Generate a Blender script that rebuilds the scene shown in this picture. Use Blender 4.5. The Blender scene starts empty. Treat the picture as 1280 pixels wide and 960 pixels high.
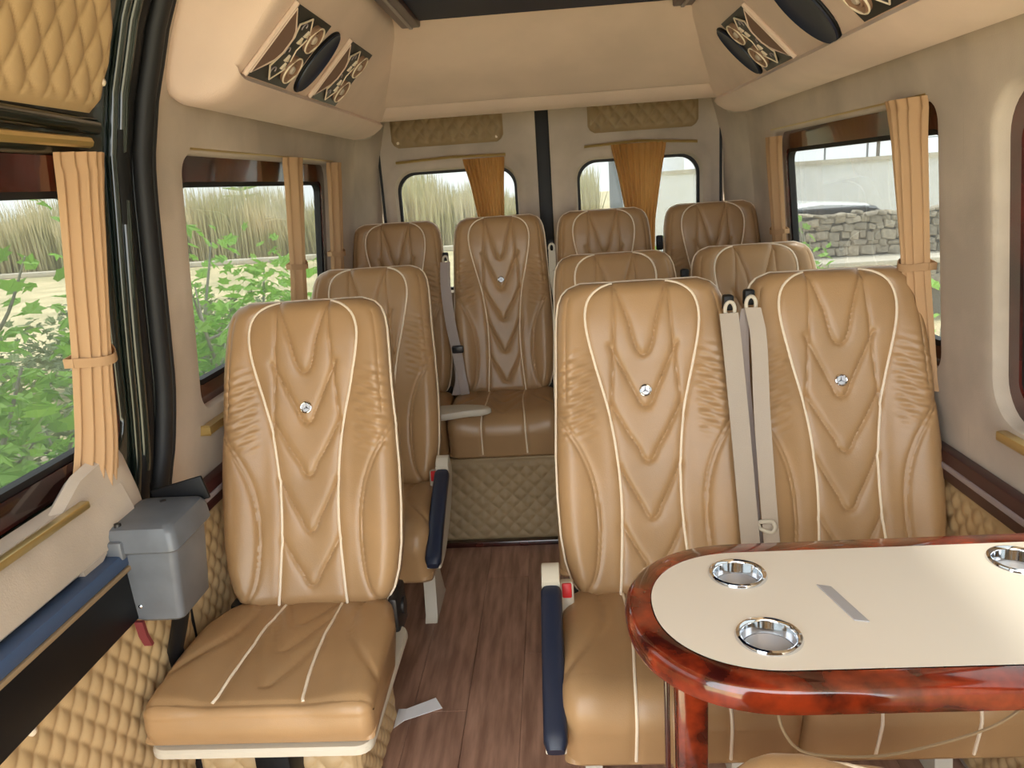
import bpy, bmesh, math, random
import numpy as np
from mathutils import Vector, Matrix

SC = bpy.context.scene
COL = SC.collection
random.seed(7)
rng = np.random.default_rng(7)

# ------------------------------------------------------------------ camera, sky, sun, exposure
F_PX, VP, ROLL, CAM_H = 950.0, (687.0, 226.0), 0.052, 1.40
def _cam_matrix():
    d = np.array([(VP[0]-640)/F_PX, (VP[1]-480)/F_PX, 1.0]); d /= np.linalg.norm(d)
    up = np.array([-ROLL, -1.0, 0.0]); up -= d*(up@d); up /= np.linalg.norm(up)
    right = np.cross(d, up)
    if right[0] < 0: right = -right
    return np.stack([right, d, up])
_M = _cam_matrix()
cam = bpy.data.objects.new('camera', bpy.data.cameras.new('camera'))
COL.objects.link(cam)
cam.matrix_world = Matrix([[_M[i, 0], -_M[i, 1], -_M[i, 2], (0, 0, CAM_H)[i]] for i in range(3)] + [[0, 0, 0, 1]])
cam.data.sensor_width = 36; cam.data.lens = F_PX/1280*36
cam.data.clip_start = 0.02; cam.data.clip_end = 500
SC.camera = cam

world = bpy.data.worlds.new('sky'); SC.world = world; world.use_nodes = True
WN = world.node_tree.nodes; WN.clear()
_o = WN.new('ShaderNodeOutputWorld'); _b = WN.new('ShaderNodeBackground')
_b.inputs['Color'].default_value = (0.93, 0.975, 1.0, 1); _b.inputs['Strength'].default_value = 3.8
world.node_tree.links.new(_b.outputs[0], _o.inputs[0])

sun = bpy.data.objects.new('sun', bpy.data.lights.new('sun', 'SUN')); COL.objects.link(sun)
sun.data.energy = 8.0; sun.data.angle = math.radians(9); sun.data.color = (1.0, 0.95, 0.88)
sun.rotation_euler = Vector((-0.32, -0.26, -0.90)).to_track_quat('-Z', 'Y').to_euler()
GLASS_T = 0.44  # pane tint added to keep the bright outdoors from washing out

vs = SC.view_settings
vs.view_transform = 'Standard'; vs.look = 'None'; vs.exposure = 0.55; vs.gamma = 1.0; vs.use_curve_mapping = False

# ------------------------------------------------------------------ materials
def lin(c):
    return tuple(((x/255)/12.92 if x/255 <= 0.04045 else ((x/255+0.055)/1.055)**2.4) for x in c) + (1,)
def mat(name, rgb, rough=0.5, metal=0.0, vary=0.0, vscale=6.0, bump=0.0, bscale=200.0, coat=0.0, rgb2=None, spec=None, sheen=0, stretch=None, rnd=0.0, trans=0):
    m = bpy.data.materials.new(name); m.use_nodes = True
    nt = m.node_tree; N = nt.nodes; L = nt.links; P = N['Principled BSDF']
    P.inputs['Base Color'].default_value = lin(rgb); P.inputs['Roughness'].default_value = rough
    P.inputs['Metallic'].default_value = metal; P.inputs['Coat Weight'].default_value = coat
    P.inputs['Coat Roughness'].default_value = 0.05
    if spec is not None: P.inputs['Specular IOR Level'].default_value = spec
    if sheen: P.inputs['Sheen Weight'].default_value = sheen; P.inputs['Sheen Roughness'].default_value = 0.4
    tc = N.new('ShaderNodeTexCoord'); mp = N.new('ShaderNodeMapping'); L.new(tc.outputs['Object'], mp.inputs['Vector'])
    if stretch: mp.inputs['Scale'].default_value = stretch
    col = None
    if vary > 0 or rgb2:
        nz = N.new('ShaderNodeTexNoise'); nz.inputs['Scale'].default_value = vscale; nz.inputs['Detail'].default_value = 5
        L.new(mp.outputs[0], nz.inputs['Vector'])
        rp = N.new('ShaderNodeValToRGB'); L.new(nz.outputs['Fac'], rp.inputs['Fac'])
        a = rgb; b = rgb2 if rgb2 else tuple(max(0, x*(1-vary)) for x in rgb)
        rp.color_ramp.elements[0].position = 0.36; rp.color_ramp.elements[1].position = 0.66
        rp.color_ramp.elements[0].color = lin(b); rp.color_ramp.elements[1].color = lin(a)
        col = rp.outputs['Color']
    if rnd > 0:
        oi = N.new('ShaderNodeObjectInfo'); hs = N.new('ShaderNodeHueSaturation')
        mr = N.new('ShaderNodeMapRange'); L.new(oi.outputs['Random'], mr.inputs['Value'])
        mr.inputs['To Min'].default_value = 1-rnd; mr.inputs['To Max'].default_value = 1+rnd
        L.new(mr.outputs[0], hs.inputs['Value'])
        if col: L.new(col, hs.inputs['Color'])
        else: hs.inputs['Color'].default_value = lin(rgb)
        col = hs.outputs['Color']
    if col: L.new(col, P.inputs['Base Color'])
    if bump > 0:
        n2 = N.new('ShaderNodeTexNoise'); n2.inputs['Scale'].default_value = bscale; n2.inputs['Detail'].default_value = 3
        L.new(mp.outputs[0], n2.inputs['Vector'])
        bp = N.new('ShaderNodeBump'); bp.inputs['Strength'].default_value = bump; bp.inputs['Distance'].default_value = 0.002
        L.new(n2.outputs['Fac'], bp.inputs['Height']); L.new(bp.outputs[0], P.inputs['Normal'])
    if trans:
        tr = N.new('ShaderNodeBsdfTranslucent'); mx = N.new('ShaderNodeMixShader'); mx.inputs[0].default_value = trans
        if col: L.new(col, tr.inputs['Color'])
        else: tr.inputs['Color'].default_value = lin(rgb)
        L.new(P.outputs[0], mx.inputs[1]); L.new(tr.outputs[0], mx.inputs[2]); L.new(mx.outputs[0], N['Material Output'].inputs[0])
    return m
def glass_mat():
    m = bpy.data.materials.new('dimming_haze_glass'); m.use_nodes = True
    N = m.node_tree.nodes; L = m.node_tree.links; N.clear()
    o = N.new('ShaderNodeOutputMaterial'); t = N.new('ShaderNodeBsdfTransparent'); g = N.new('ShaderNodeBsdfGlossy')
    t.inputs['Color'].default_value = (GLASS_T, GLASS_T*1.02, GLASS_T*1.0, 1); g.inputs['Roughness'].default_value = 0.02
    f = N.new('ShaderNodeFresnel'); f.inputs['IOR'].default_value = 1.25; mx = N.new('ShaderNodeMixShader')
    ge = N.new('ShaderNodeNewGeometry'); ml = N.new('ShaderNodeMath'); ml.operation = 'SUBTRACT'; ml.use_clamp = True
    L.new(f.outputs[0], ml.inputs[0]); L.new(ge.outputs['Backfacing'], ml.inputs[1]); L.new(ml.outputs[0], mx.inputs[0]); L.new(t.outputs[0], mx.inputs[1]); L.new(g.outputs[0], mx.inputs[2]); tl = N.new('ShaderNodeBsdfTranslucent'); tl.inputs['Color'].default_value = (0.9, 0.93, 0.95, 1); m2 = N.new('ShaderNodeMixShader'); m2.inputs[0].default_value = 0.018  # faint white translucent share imitates the glare haze on the panes
    L.new(mx.outputs[0], m2.inputs[1]); L.new(tl.outputs[0], m2.inputs[2]); L.new(m2.outputs[0], o.inputs[0])
    return m
M = dict(
    leather=mat('tan_leather', (176, 140, 99), 0.35, vary=0.07, vscale=5, bump=0.18, bscale=420),
    piping=mat('cream_piping', (238, 222, 198), 0.5),
    shell=mat('pale_plastic_shell', (205, 196, 178), 0.5),
    suede=mat('beige_suede', (206, 190, 172), 0.95, vary=0.16, vscale=3.2, bump=0.25, bscale=300, sheen=0.15),
    peach=mat('peach_suede', (232, 206, 186), 0.95, vary=0.08, vscale=2.5, bump=0.25, bscale=300, sheen=0.15),
    quilt=mat('quilted_leatherette', (196, 166, 122), 0.5, vary=0.05, bump=0.1, bscale=300),
    quilt_dark=mat('quilted_brown_leatherette', (160, 136, 100), 0.6, vary=0.06, bump=0.1, bscale=300),
    black=mat('black_plastic', (13, 14, 17), 0.5, spec=0.3),
    rubber=mat('black_rubber', (17, 18, 21), 0.6),
    green=mat('dark_green_paint', (18, 30, 27), 0.22, coat=0.6),
    navy=mat('navy_plastic', (30, 38, 58), 0.42, bump=0.1, bscale=500),
    blue=mat('blue_edge_strip', (62, 84, 118), 0.5),
    stitch=mat('tan_fibre_edge', (150, 128, 98), 0.9),
    burl=mat('red_burl_lacquer', (158, 56, 26), 0.12, rgb2=(62, 18, 12), vscale=16, coat=1.0),
    burl_dark=mat('dark_burl_lacquer', (86, 30, 20), 0.18, rgb2=(38, 14, 12), vscale=7, coat=0.8),
    maroon=mat('maroon_trim', (68, 34, 34), 0.35, vary=0.2, vscale=8),
    greystripe=mat('grey_stripe', (150, 138, 140), 0.4),
    gold=mat('brass_rail', (190, 164, 104), 0.3, metal=0.6),
    silver=mat('silver_disc', (196, 196, 200), 0.35, metal=0.4),
    chrome=mat('chrome', (225, 228, 232), 0.08, metal=1.0),
    cream_top=mat('cream_laminate', (240, 229, 212), 0.42),
    cloth=mat('tan_curtain', (196, 158, 118), 0.85, bump=0.2, bscale=600, trans=0.18),
    cloth_gold=mat('amber_curtain', (196, 146, 86), 0.8, bump=0.2, bscale=600, trans=0.35),
    belt=mat('grey_webbing', (180, 166, 150), 0.75, bump=0.3, bscale=700),
    belt2=mat('lilac_grey_webbing', (172, 160, 154), 0.75, bump=0.3, bscale=700),
    red=mat('red_button', (216, 40, 44), 0.4),
    greybox=mat('grey_box_plastic', (104, 108, 114), 0.38, vary=0.08, vscale=20),
    reddark=mat('dark_red_rubber', (110, 40, 42), 0.6),
    wood=mat('brown_vinyl_plank', (186, 146, 124), 0.42, rgb2=(144, 108, 90), vscale=3.0, stretch=(14, 1.6, 1), rnd=0.12, bump=0.1, bscale=20),
    paper=mat('white_paper', (246, 247, 250), 0.8),
    skylight=mat('dark_blue_ceiling_film', (18, 27, 58), 0.6, spec=0.2),
    grille=mat('brown_grille_cloth', (134, 106, 90), 0.8, bump=0.3, bscale=900),
    panelblack=mat('dark_grey_panel', (42, 42, 40), 0.4),
    lampring=mat('taupe_lamp_ring', (150, 118, 96), 0.45),
    metal=mat('dark_steel', (62, 60, 60), 0.4, metal=0.7),
    ground=mat('dry_ground', (214, 198, 160), 0.95, rgb2=(172, 166, 128), vscale=0.9, bump=0.5, bscale=8),
    reed=mat('dry_reed', (226, 214, 180), 0.9, rgb2=(188, 186, 142), vscale=0.8, trans=0.3),
    leaf=mat('fig_leaf', (142, 190, 78), 0.5, rnd=0.25, trans=0.45),
    scrub=mat('scrub_leaf', (134, 152, 100), 0.6, rgb2=(104, 120, 84), vscale=1.5, trans=0.3),
    bark=mat('grey_bark', (176, 170, 160), 0.9, vary=0.25, vscale=20),
    stone=mat('field_stone', (176, 164, 144), 0.9, rgb2=(136, 128, 114), vscale=4, rnd=0.22, bump=0.4, bscale=12),
    mortar=mat('wall_core', (128, 120, 108), 0.95),
    render_white=mat('white_render', (236, 238, 240), 0.9, vary=0.03),
    ledge=mat('pale_concrete', (214, 206, 190), 0.9, vary=0.1, vscale=2),
    thatch=mat('thatch', (176, 146, 100), 0.95, vary=0.3, vscale=12),
    carpaint=mat('white_car_paint', (236, 238, 240), 0.2, coat=0.5),
    carglass=mat('dark_car_glass', (34, 42, 52), 0.1),
    tyre=mat('tyre', (28, 28, 28), 0.8),
    pole=mat('grey_pole', (120, 126, 134), 0.6),
    glass=glass_mat(),
)

# ------------------------------------------------------------------ helpers
BASE = {}
def mk(name, verts, faces, m, parent=None, smooth=True, local=False, kind=None, autosmooth=True):
    me = bpy.data.meshes.new(name)
    v = np.asarray(verts, dtype=float)
    if parent is not None and not local:
        v = v - np.array(BASE.get(parent.name, (0, 0, 0)))
    me.from_pydata(v.tolist(), [], [tuple(int(i) for i in f) for f in faces])
    bm = bmesh.new(); bm.from_mesh(me); bmesh.ops.recalc_face_normals(bm, faces=bm.faces); bm.to_mesh(me); bm.free()
    if smooth:
        me.polygons.foreach_set('use_smooth', [True]*len(me.polygons))
        if autosmooth: me.set_sharp_from_angle(angle=math.radians(42))
    me.materials.append(M[m])
    o = bpy.data.objects.new(name, me); COL.objects.link(o)
    if parent is not None:
        o.parent = parent
        if not local: BASE[o.name] = BASE.get(parent.name, (0, 0, 0))
    if kind: o['kind'] = kind
    return o
def empty(name, loc=(0, 0, 0), rotz=0):
    o = bpy.data.objects.new(name, None); COL.objects.link(o); o.location = loc; o.rotation_euler = (0, 0, rotz)
    o.empty_display_size = 0.1; BASE[o.name] = tuple(loc); return o
def tag(o, label, cat, group=None):
    o['label'] = label; o['category'] = cat
    if group: o['group'] = group
    return o
def thing(name, label, cat, loc=(0, 0, 0), group=None, rotz=0):
    return tag(empty(name, loc, rotz), label, cat, group)
def struct(o, label=None):
    o['kind'] = 'structure'
    if label: o['label'] = label
    return o
class G:
    """collects geometry"""
    def __init__(s): s.v = []; s.f = []
    def add(s, v, f):
        b = len(s.v); s.v += [tuple(x) for x in v]; s.f += [tuple(i+b for i in q) for q in f]; return s
def g_box(a, b, bev=0.004, seg=2, rot=None):
    bm = bmesh.new(); bmesh.ops.create_cube(bm, size=1)
    a = Vector(a); b = Vector(b); c = (a+b)/2; d = b-a
    for v in bm.verts: v.co = Vector((v.co.x*d.x, v.co.y*d.y, v.co.z*d.z))
    if bev > 0: bmesh.ops.bevel(bm, geom=bm.edges[:], offset=min(bev, 0.45*min(abs(d.x), abs(d.y), abs(d.z))), segments=seg, affect='EDGES', profile=0.5)
    bm.verts.index_update()
    vv = [(rot @ v.co if rot else v.co)+c for v in bm.verts]; ff = [[x.index for x in f.verts] for f in bm.faces]; bm.free()
    return vv, ff
def box(name, a, b, m, parent=None, bev=0.004, seg=2, rot=None, **k):
    v, f = g_box(a, b, bev, seg, rot); return mk(name, v, f, m, parent, **k)
def frames(pts, closed=False):
    P = np.array(pts, float); n = len(P)
    T = np.zeros_like(P)
    for i in range(n):
        a = P[(i-1) % n] if (closed or i > 0) else P[i]; b = P[(i+1) % n] if (closed or i < n-1) else P[i]
        t = b-a; T[i] = t/(np.linalg.norm(t)+1e-12)
    ref = np.array([0, 0, 1.0]) if abs(T[0][2]) < 0.9 else np.array([1.0, 0, 0])
    N = np.zeros_like(P); nn = ref-T[0]*(ref@T[0]); nn /= np.linalg.norm(nn); N[0] = nn
    for i in range(1, n):
        nn = N[i-1]-T[i]*(N[i-1]@T[i]); nn /= np.linalg.norm(nn)+1e-12; N[i] = nn
    return P, T, N, np.cross(T, N)
def g_tube(pts, r, n=8, closed=False):
    P, T, N, B = frames(pts, closed); k = len(P)
    rr = np.full(k, r) if np.isscalar(r) else np.array(r)
    v = []; f = []
    for i in range(k):
        for j in range(n):
            a = 2*math.pi*j/n; v.append(P[i]+rr[i]*(math.cos(a)*N[i]+math.sin(a)*B[i]))
    for i in range(k if closed else k-1):
        for j in range(n):
            i2 = (i+1) % k; j2 = (j+1) % n; f.append((i*n+j, i*n+j2, i2*n+j2, i2*n+j))
    if not closed: f.append(tuple(range(n))); f.append(tuple((k-1)*n+j for j in range(n)))
    return v, f
def tube(name, pts, r, m, parent=None, n=8, closed=False, **k):
    v, f = g_tube(pts, r, n, closed); return mk(name, v, f, m, parent, **k)
def g_loft(rings, cap=True, closed=True):
    n = len(rings[0]); v = [p for r in rings for p in r]; f = []
    for i in range(len(rings)-1):
        for j in range(n if closed else n-1):
            j2 = (j+1) % n; f.append((i*n+j, i*n+j2, (i+1)*n+j2, (i+1)*n+j))
    if cap: f.append(tuple(range(n))); f.append(tuple((len(rings)-1)*n+j for j in range(n)))
    return v, f
def g_grid(P):
    h, w = P.shape[:2]; f = []
    for i in range(h-1):
        for j in range(w-1): f.append((i*w+j, i*w+j+1, (i+1)*w+j+1, (i+1)*w+j))
    return P.reshape(-1, 3).tolist(), f
def g_extrude(poly, vec):
    """closed polygon (3d points) pushed along vec"""
    n = len(poly); v = [Vector(p) for p in poly]; v += [p+Vector(vec) for p in v]
    f = [tuple(range(n)), tuple(range(2*n-1, n-1, -1))]+[(i, (i+1) % n, n+(i+1) % n, n+i) for i in range(n)]
    return v, f
def g_lathe(prof, c, n=28, ax=None, cap=True):
    v = []; f = []; c = Vector(c)
    for r, z in prof:
        for j in range(n):
            a = 2*math.pi*j/n; p = Vector((r*math.cos(a), r*math.sin(a), z))
            v.append(c+(ax @ p if ax else p))
    for i in range(len(prof)-1):
        for j in range(n): f.append((i*n+j, i*n+(j+1) % n, (i+1)*n+(j+1) % n, (i+1)*n+j))
    if cap: f.append(tuple(range(n))); f.append(tuple((len(prof)-1)*n+j for j in range(n)))
    return v, f
def rrect(a0, a1, b0, b1, r, n=8):
    out = []
    for cx, cy, s in ((a1-r, b1-r, 0), (a0+r, b1-r, 1), (a0+r, b0+r, 2), (a1-r, b0+r, 3)):
        for i in range(n+1):
            t = math.pi/2*(s+i/n); out.append((cx+r*math.cos(t), cy+r*math.sin(t)))
    return out
def spline(pts, n=40):
    P = np.array(pts, float); k = len(P); d = np.r_[0, np.cumsum(np.linalg.norm(np.diff(P, axis=0), axis=1))]
    m = np.zeros_like(P)
    for i in range(k):
        a, b = max(i-1, 0), min(i+1, k-1); m[i] = (P[b]-P[a])/(d[b]-d[a])
    out = []
    for t in np.linspace(0, d[-1], n):
        i = min(max(np.searchsorted(d, t)-1, 0), k-2); h = d[i+1]-d[i]; s = (t-d[i])/h
        out.append((2*s**3-3*s**2+1)*P[i]+(s**3-2*s**2+s)*h*m[i]+(-2*s**3+3*s**2)*P[i+1]+(s**3-s**2)*h*m[i+1])
    return np.array(out)
def pdist(U, V, poly):
    """distance of grid points to a polyline"""
    D = np.full(U.shape, 1e9)
    for (a, b) in zip(poly[:-1], poly[1:]):
        ax, ay = a; bx, by = b; dx, dy = bx-ax, by-ay; l2 = dx*dx+dy*dy+1e-12
        t = np.clip(((U-ax)*dx+(V-ay)*dy)/l2, 0, 1)
        D = np.minimum(D, np.hypot(U-ax-t*dx, V-ay-t*dy))
    return D
def sstep(a, b, x):
    t = np.clip((x-a)/(b-a), 0, 1); return t*t*(3-2*t)
def ribbon(name, pts, wdir, width, m, parent=None, th=0.0022, **k):
    rings = []; P = np.array(pts, float); w = np.array(wdir, float)
    ww = np.broadcast_to(w, P.shape) if w.ndim == 1 else w
    for i in range(len(P)):
        t = P[min(i+1, len(P)-1)]-P[max(i-1, 0)]; a = ww[i]/np.linalg.norm(ww[i]); nn = np.cross(t, a); nn /= np.linalg.norm(nn)+1e-12
        rings.append([P[i]+a*width/2+nn*th/2, P[i]-a*width/2+nn*th/2, P[i]-a*width/2-nn*th/2, P[i]+a*width/2-nn*th/2])
    v, f = g_loft(rings); return mk(name, v, f, m, parent, **k)

# ------------------------------------------------------------------ van shell
_pz = [0, 0.72, 0.80, 0.88, 1.5, 1.62, 1.75, 1.92]; _px = [0.905, 0.905, 0.90, 0.885, 0.83, 0.805, 0.76, 0.68]
def prof(z): return float(np.interp(z, _pz, _px))
def SP(side, y, z, off=0.0): return (side*(prof(z)+off), y, z)

def hole_panel(side, Y0, Y1, Z0, Z1, hole, off=0.0, reveal=0.05, nr=4):
    """wall field between Y0..Y1, Z0..Z1 with an opening; lining returns outward by reveal"""
    cy = sum(p[0] for p in hole)/len(hole); cz = sum(p[1] for p in hole)/len(hole)
    rings = []
    outer = []
    for (y, z) in hole:
        dy, dz = y-cy, z-cz; t = 1e9
        if dy > 1e-9: t = min(t, (Y1-cy)/dy)
        if dy < -1e-9: t = min(t, (Y0-cy)/dy)
        if dz > 1e-9: t = min(t, (Z1-cz)/dz)
        if dz < -1e-9: t = min(t, (Z0-cz)/dz)
        outer.append((cy+dy*t, cz+dz*t))
    # snap nearest ray to each corner
    for c in ((Y0, Z0), (Y0, Z1), (Y1, Z0), (Y1, Z1)):
        i = min(range(len(outer)), key=lambda k: (outer[k][0]-c[0])**2+(outer[k][1]-c[1])**2); outer[i] = c
    rings.append([SP(side, y, z, off+reveal) for y, z in hole])
    rings.append([SP(side, y, z, off+0.012) for y, z in hole])
    k = 0.008
    def grow(g): return [(cy+(y-cy)*(1+g), cz+(z-cz)*(1+g)) for y, z in hole]
    rings.append([SP(side, y, z, off+0.003) for y, z in grow(0.008)])
    h2 = grow(0.022)
    for i in range(nr+1):
        t = i/nr; rings.append([SP(side, a[0]+(b[0]-a[0])*t, a[1]+(b[1]-a[1])*t, off) for a, b in zip(h2, outer)])
    return g_loft(rings, cap=False)
def strip_panel(side, Y0, Y1, Z0, Z1, off=0.0, ny=6, nz=6):
    P = np.array([[SP(side, y, z, off) for y in np.linspace(Y0, Y1, ny)] for z in np.linspace(Z0, Z1, nz)])
    return g_grid(P)
def ring_frame(side, hole_o, hole_i, off_o, off_i):
    """a raised frame between two outlines, with thickness"""
    r = [[SP(side, y, z, o) for y, z in h] for h, o in ((hole_o, off_o), (hole_o, off_i), (hole_i, off_i), (hole_i, off_o))]
    r.append(r[0]); return g_loft(r, cap=False)
def quilt(name, rows, surf, m, parent=None, A=0.009, sx=0.045, sz=0.06, na=140, edge=0.012, ex=0.5, **k):
    """rows: list of (b, aL, aR). surf(a,b,h)->xyz"""
    bs = np.array([r[0] for r in rows]); nb = max(12, int(abs(bs[-1]-bs[0])/0.0045))
    B = np.linspace(bs[0], bs[-1], nb); aL = np.interp(B, bs, [r[1] for r in rows]); aR = np.interp(B, bs, [r[2] for r in rows])
    s = np.linspace(0, 1, na); Am = aL[:, None]+(aR-aL)[:, None]*s[None, :]; Bm = np.repeat(B[:, None], na, 1)
    p = Am/sx+Bm/sz; q = Am/sx-Bm/sz
    h = A*(np.abs(np.sin(np.pi*p))*np.abs(np.sin(np.pi*q)))**ex
    dl = np.minimum(np.minimum(Am-aL[:, None], aR[:, None]-Am), np.minimum(Bm-B[0], B[-1]-Bm))
    h = h*sstep(0, 0.03, dl)+0.008*sstep(0, edge, dl)-0.004
    X = np.array([[surf(Am[i, j], Bm[i, j], h[i, j]) for j in range(na)] for i in range(nb)])
    v, f = g_grid(X); return mk(name, v, f, m, parent, autosmooth=False, **k)

# floor
floor = struct(box('floor', (-0.95, -0.4, -0.05), (0.95, 3.62, -0.004), 'wood', bev=0))
pw = 0.152
plank_mesh = None
for i in range(12):
    x0 = -0.912+i*pw; y = -0.4-((i*0.47) % 1.2)
    while y < 3.6:
        a, b = max(y, -0.4), min(y+1.2, 3.6)
        if b-a > 0.05:
            o = box('plank', (x0+0.0006, a+0.0006, -0.004), (x0+pw-0.0006, b-0.0006, 0.0), 'wood', floor, bev=0.0008, seg=1, smooth=False)
        y += 1.2

# side walls ---------------------------------------------------------------
W2 = rrect(1.765, 2.99, 0.905, 1.515, 0.055)      # rear side windows
W4 = rrect(0.30, 1.545, 0.865, 1.515, 0.09)       # front right window
W1 = rrect(0.20, 1.455, 0.905, 1.50, 0.09)        # sliding door window
for side, nm in ((-1, 'left'), (1, 'right')):
    g = G(); y0 = 1.60 if side < 0 else 1.65
    g.add(*hole_panel(side, y0, 3.30, 0.74, 1.60, W2))
    g.add(*strip_panel(side, y0, 3.30, 0.0, 0.74, nz=8)); g.add(*strip_panel(side, y0, 3.30, 1.60, 1.92, nz=8))
    if side > 0:
        g.add(*hole_panel(side, -0.4, 1.65, 0.74, 1.60, W4)); g.add(*strip_panel(side, 1.58, 1.72, 0.3, 1.8, 0.02, nz=20)); g.add(*strip_panel(side, -0.4, 1.65, 0, 0.74)); g.add(*strip_panel(side, -0.4, 1.65, 1.6, 1.92))
    # corner return to the rear doors
    P = []
    for z in np.linspace(0, 1.92, 24):
        row = []
        for t in np.linspace(0, 1, 12):
            w = prof(z)*(1-0.075*sstep(0.0, 1, t)) ; row.append((side*w, 3.30+0.30*t, z))
        P.append(row)
    g.add(*g_grid(np.array(P)))
    # pillar edge return
    if side < 0:
        P = np.array([[SP(-1, 1.60-0.02*t, z, 0.05*t*t) for t in np.linspace(0, 1, 5)] for z in np.linspace(0, 1.92, 24)]); g.add(*g_grid(P))
    struct(mk('wall_'+nm, g.v, g.f, 'suede'), 'beige suede side wall lining with window openings')

def window(name, side, hole, label, header=True):
    w = struct(empty(name, SP(side, hole[0][0], hole[-1][1])), label)
    cy = sum(p[0] for p in hole)/len(hole); cz = sum(p[1] for p in hole)/len(hole)
    ys = [p[0] for p in hole]; zs = [p[1] for p in hole]; y0, y1, z0, z1 = min(ys), max(ys), min(zs), max(zs)
    inn = rrect(y0+0.035, y1-0.035, z0+0.05, z1-0.06, 0.04); inn2 = rrect(y0+0.047, y1-0.047, z0+0.062, z1-0.072, 0.035)
    v, f = ring_frame(side, hole, inn, 0.058, 0.032); mk('window_frame', v, f, 'burl_dark', w)
    v, f = ring_frame(side, inn, inn2, 0.060, 0.038); mk('gasket', v, f, 'rubber', w)
    v = [SP(side, y, z, 0.056) for y, z in inn]; v2 = [SP(side, y, z, 0.060) for y, z in inn]; n = len(v)
    mk('pane', v+v2, [tuple(range(n)), tuple(range(n, 2*n))]+[(i, (i+1) % n, n+(i+1) % n, n+i) for i in range(n)], 'glass', w, smooth=False)
    return w
window('window_1', -1, W1, 'sliding door window with dark burl frame')
window('window_2', -1, W2, 'side window with dark burl frame beside the single seats')
window('window_3', 1, W2, 'side window with dark burl frame beside the paired seats')
window('window_4', 1, W4, 'window with dark burl frame beside the table')

# chair rail and quilted lower wall, right ---------------------------------------------------------------
tr = struct(empty('trim_1', (0.89, 0, 0.7)), 'maroon wall rail with a grey stripe on the side wall by the table')
g = G(); g.add(*g_box((0.872, -0.4, 0.672), (0.903, 3.25, 0.742), 0.006)); mk('rail', g.v, g.f, 'maroon', tr)
g = G(); g.add(*g_box((0.868, -0.4, 0.700), (0.876, 3.25, 0.714), 0.003)); mk('stripe', g.v, g.f, 'greystripe', tr)
quilt('wall_quilt', [(0.02, -0.3, 3.2), (0.665, -0.3, 3.2)], lambda a, b, h: (0.898-h, a, b), 'quilt', bpy.data.objects['wall_right'], na=520)
tr = struct(empty('trim_2', (-0.89, 0, 0.7)), 'maroon wall rail with a grey stripe behind the single seats')
mk('rail', *g_box((-0.903, 1.66, 0.672), (-0.872, 3.25, 0.742), 0.006), 'maroon', tr); mk('stripe', *g_box((-0.876, 1.66, 0.700), (-0.868, 3.25, 0.714), 0.003), 'greystripe', tr)
quilt('wall_quilt', [(0.02, 1.56, 3.2), (0.665, 1.56, 3.2)], lambda a, b, h: (-0.898+h, a, b), 'quilt', bpy.data.objects['wall_left'], na=260)
# lower curtain rails (brass)
for i, (s, a, b, z) in enumerate(((1, 0.35, 1.50, 0.845), (-1, 1.74, 2.9, 0.862))):
    o = box('lower_curtain_rail', (s*(prof(z)-0.022), a, z-0.010), (s*(prof(z)+0.002), b, z+0.010), 'gold', bev=0.003)
    tag(o, 'brass lower curtain rail under the window beside the table' if s > 0 else 'brass lower curtain rail under the window by the single seats', 'rail', 'lower curtain rails')

# sliding door, left front ---------------------------------------------------------------
DO = 0.025
door = struct(empty('door_1', (-0.9, 0.8, 0)), 'sliding side door with dark green frame and quilted panels')
g = G(); g.add(*hole_panel(-1, 0.0, 1.56, 0.70, 1.555, W1, off=DO, reveal=0.05)); g.add(*strip_panel(-1, 0.0, 1.56, 1.555, 1.95, DO)); g.add(*strip_panel(-1, 0.0, 1.56, 0, 0.70, DO))
mk('door_frame', g.v, g.f, 'green', door)
for j, (yy, rr) in enumerate(((1.515, 0.014), (1.485, 0.010))):   # pressed ridges of the frame
    pts = [SP(-1, yy+0.03*sstep(1.0, 1.7, z)-0.02*sstep(1.05, 0.7, z), z, DO-0.006-0.001*math.sin(3*z)) for z in np.linspace(0.62, 1.9, 120)]
    tube('frame_ridge', pts, rr, 'green', door, n=10)
tube('frame_ridge', [SP(-1, y, 1.55+0.012*math.sin(y*2), DO-0.004) for y in np.linspace(0, 1.45, 30)], 0.016, 'green', door, n=10)
rows = [(1.575, 0.05, 1.43), (1.60, 0.05, 1.462), (1.66, 0.05, 1.478), (1.72, 0.05, 1.478), (1.76, 0.05, 1.462), (1.80, 0.05, 1.425), (1.83, 0.05, 1.36), (1.85, 0.05, 1.22)]
quilt('quilted_panel', rows, lambda a, b, h: SP(-1, a, b, DO-0.012-h), 'quilt', door, A=0.008, sx=0.058, sz=0.098, na=340, ex=0.42)
for (y, z) in ((1.452, 1.63), (1.15, 1.592), (0.8, 1.592)):
    v, f = g_lathe([(0.0, 0.008), (0.005, 0.007), (0.008, 0.004), (0.008, 0)], SP(-1, y, z, DO-0.016), 12, Matrix.Rotation(math.radians(90), 3, 'Y')); mk('button', v, f, 'piping', door)
# rubber seal on the pillar
pts = [SP(-1, 1.585-0.055*sstep(1.05, 0.72, z)+0.02*sstep(1.4, 1.7, z), z, 0.004) for z in np.linspace(0.3, 1.95, 50)]
tube('door_seal', pts, 0.021, 'rubber', door, n=10)
tube('door_seal', [(p[0]-0.03, p[1]-0.045, p[2]) for p in pts], 0.030, 'black', door, n=10)
tube('door_seal', [(p[0]+0.012, p[1]+0.02, p[2]) for p in pts], 0.008, 'rubber', door, n=8)
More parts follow.
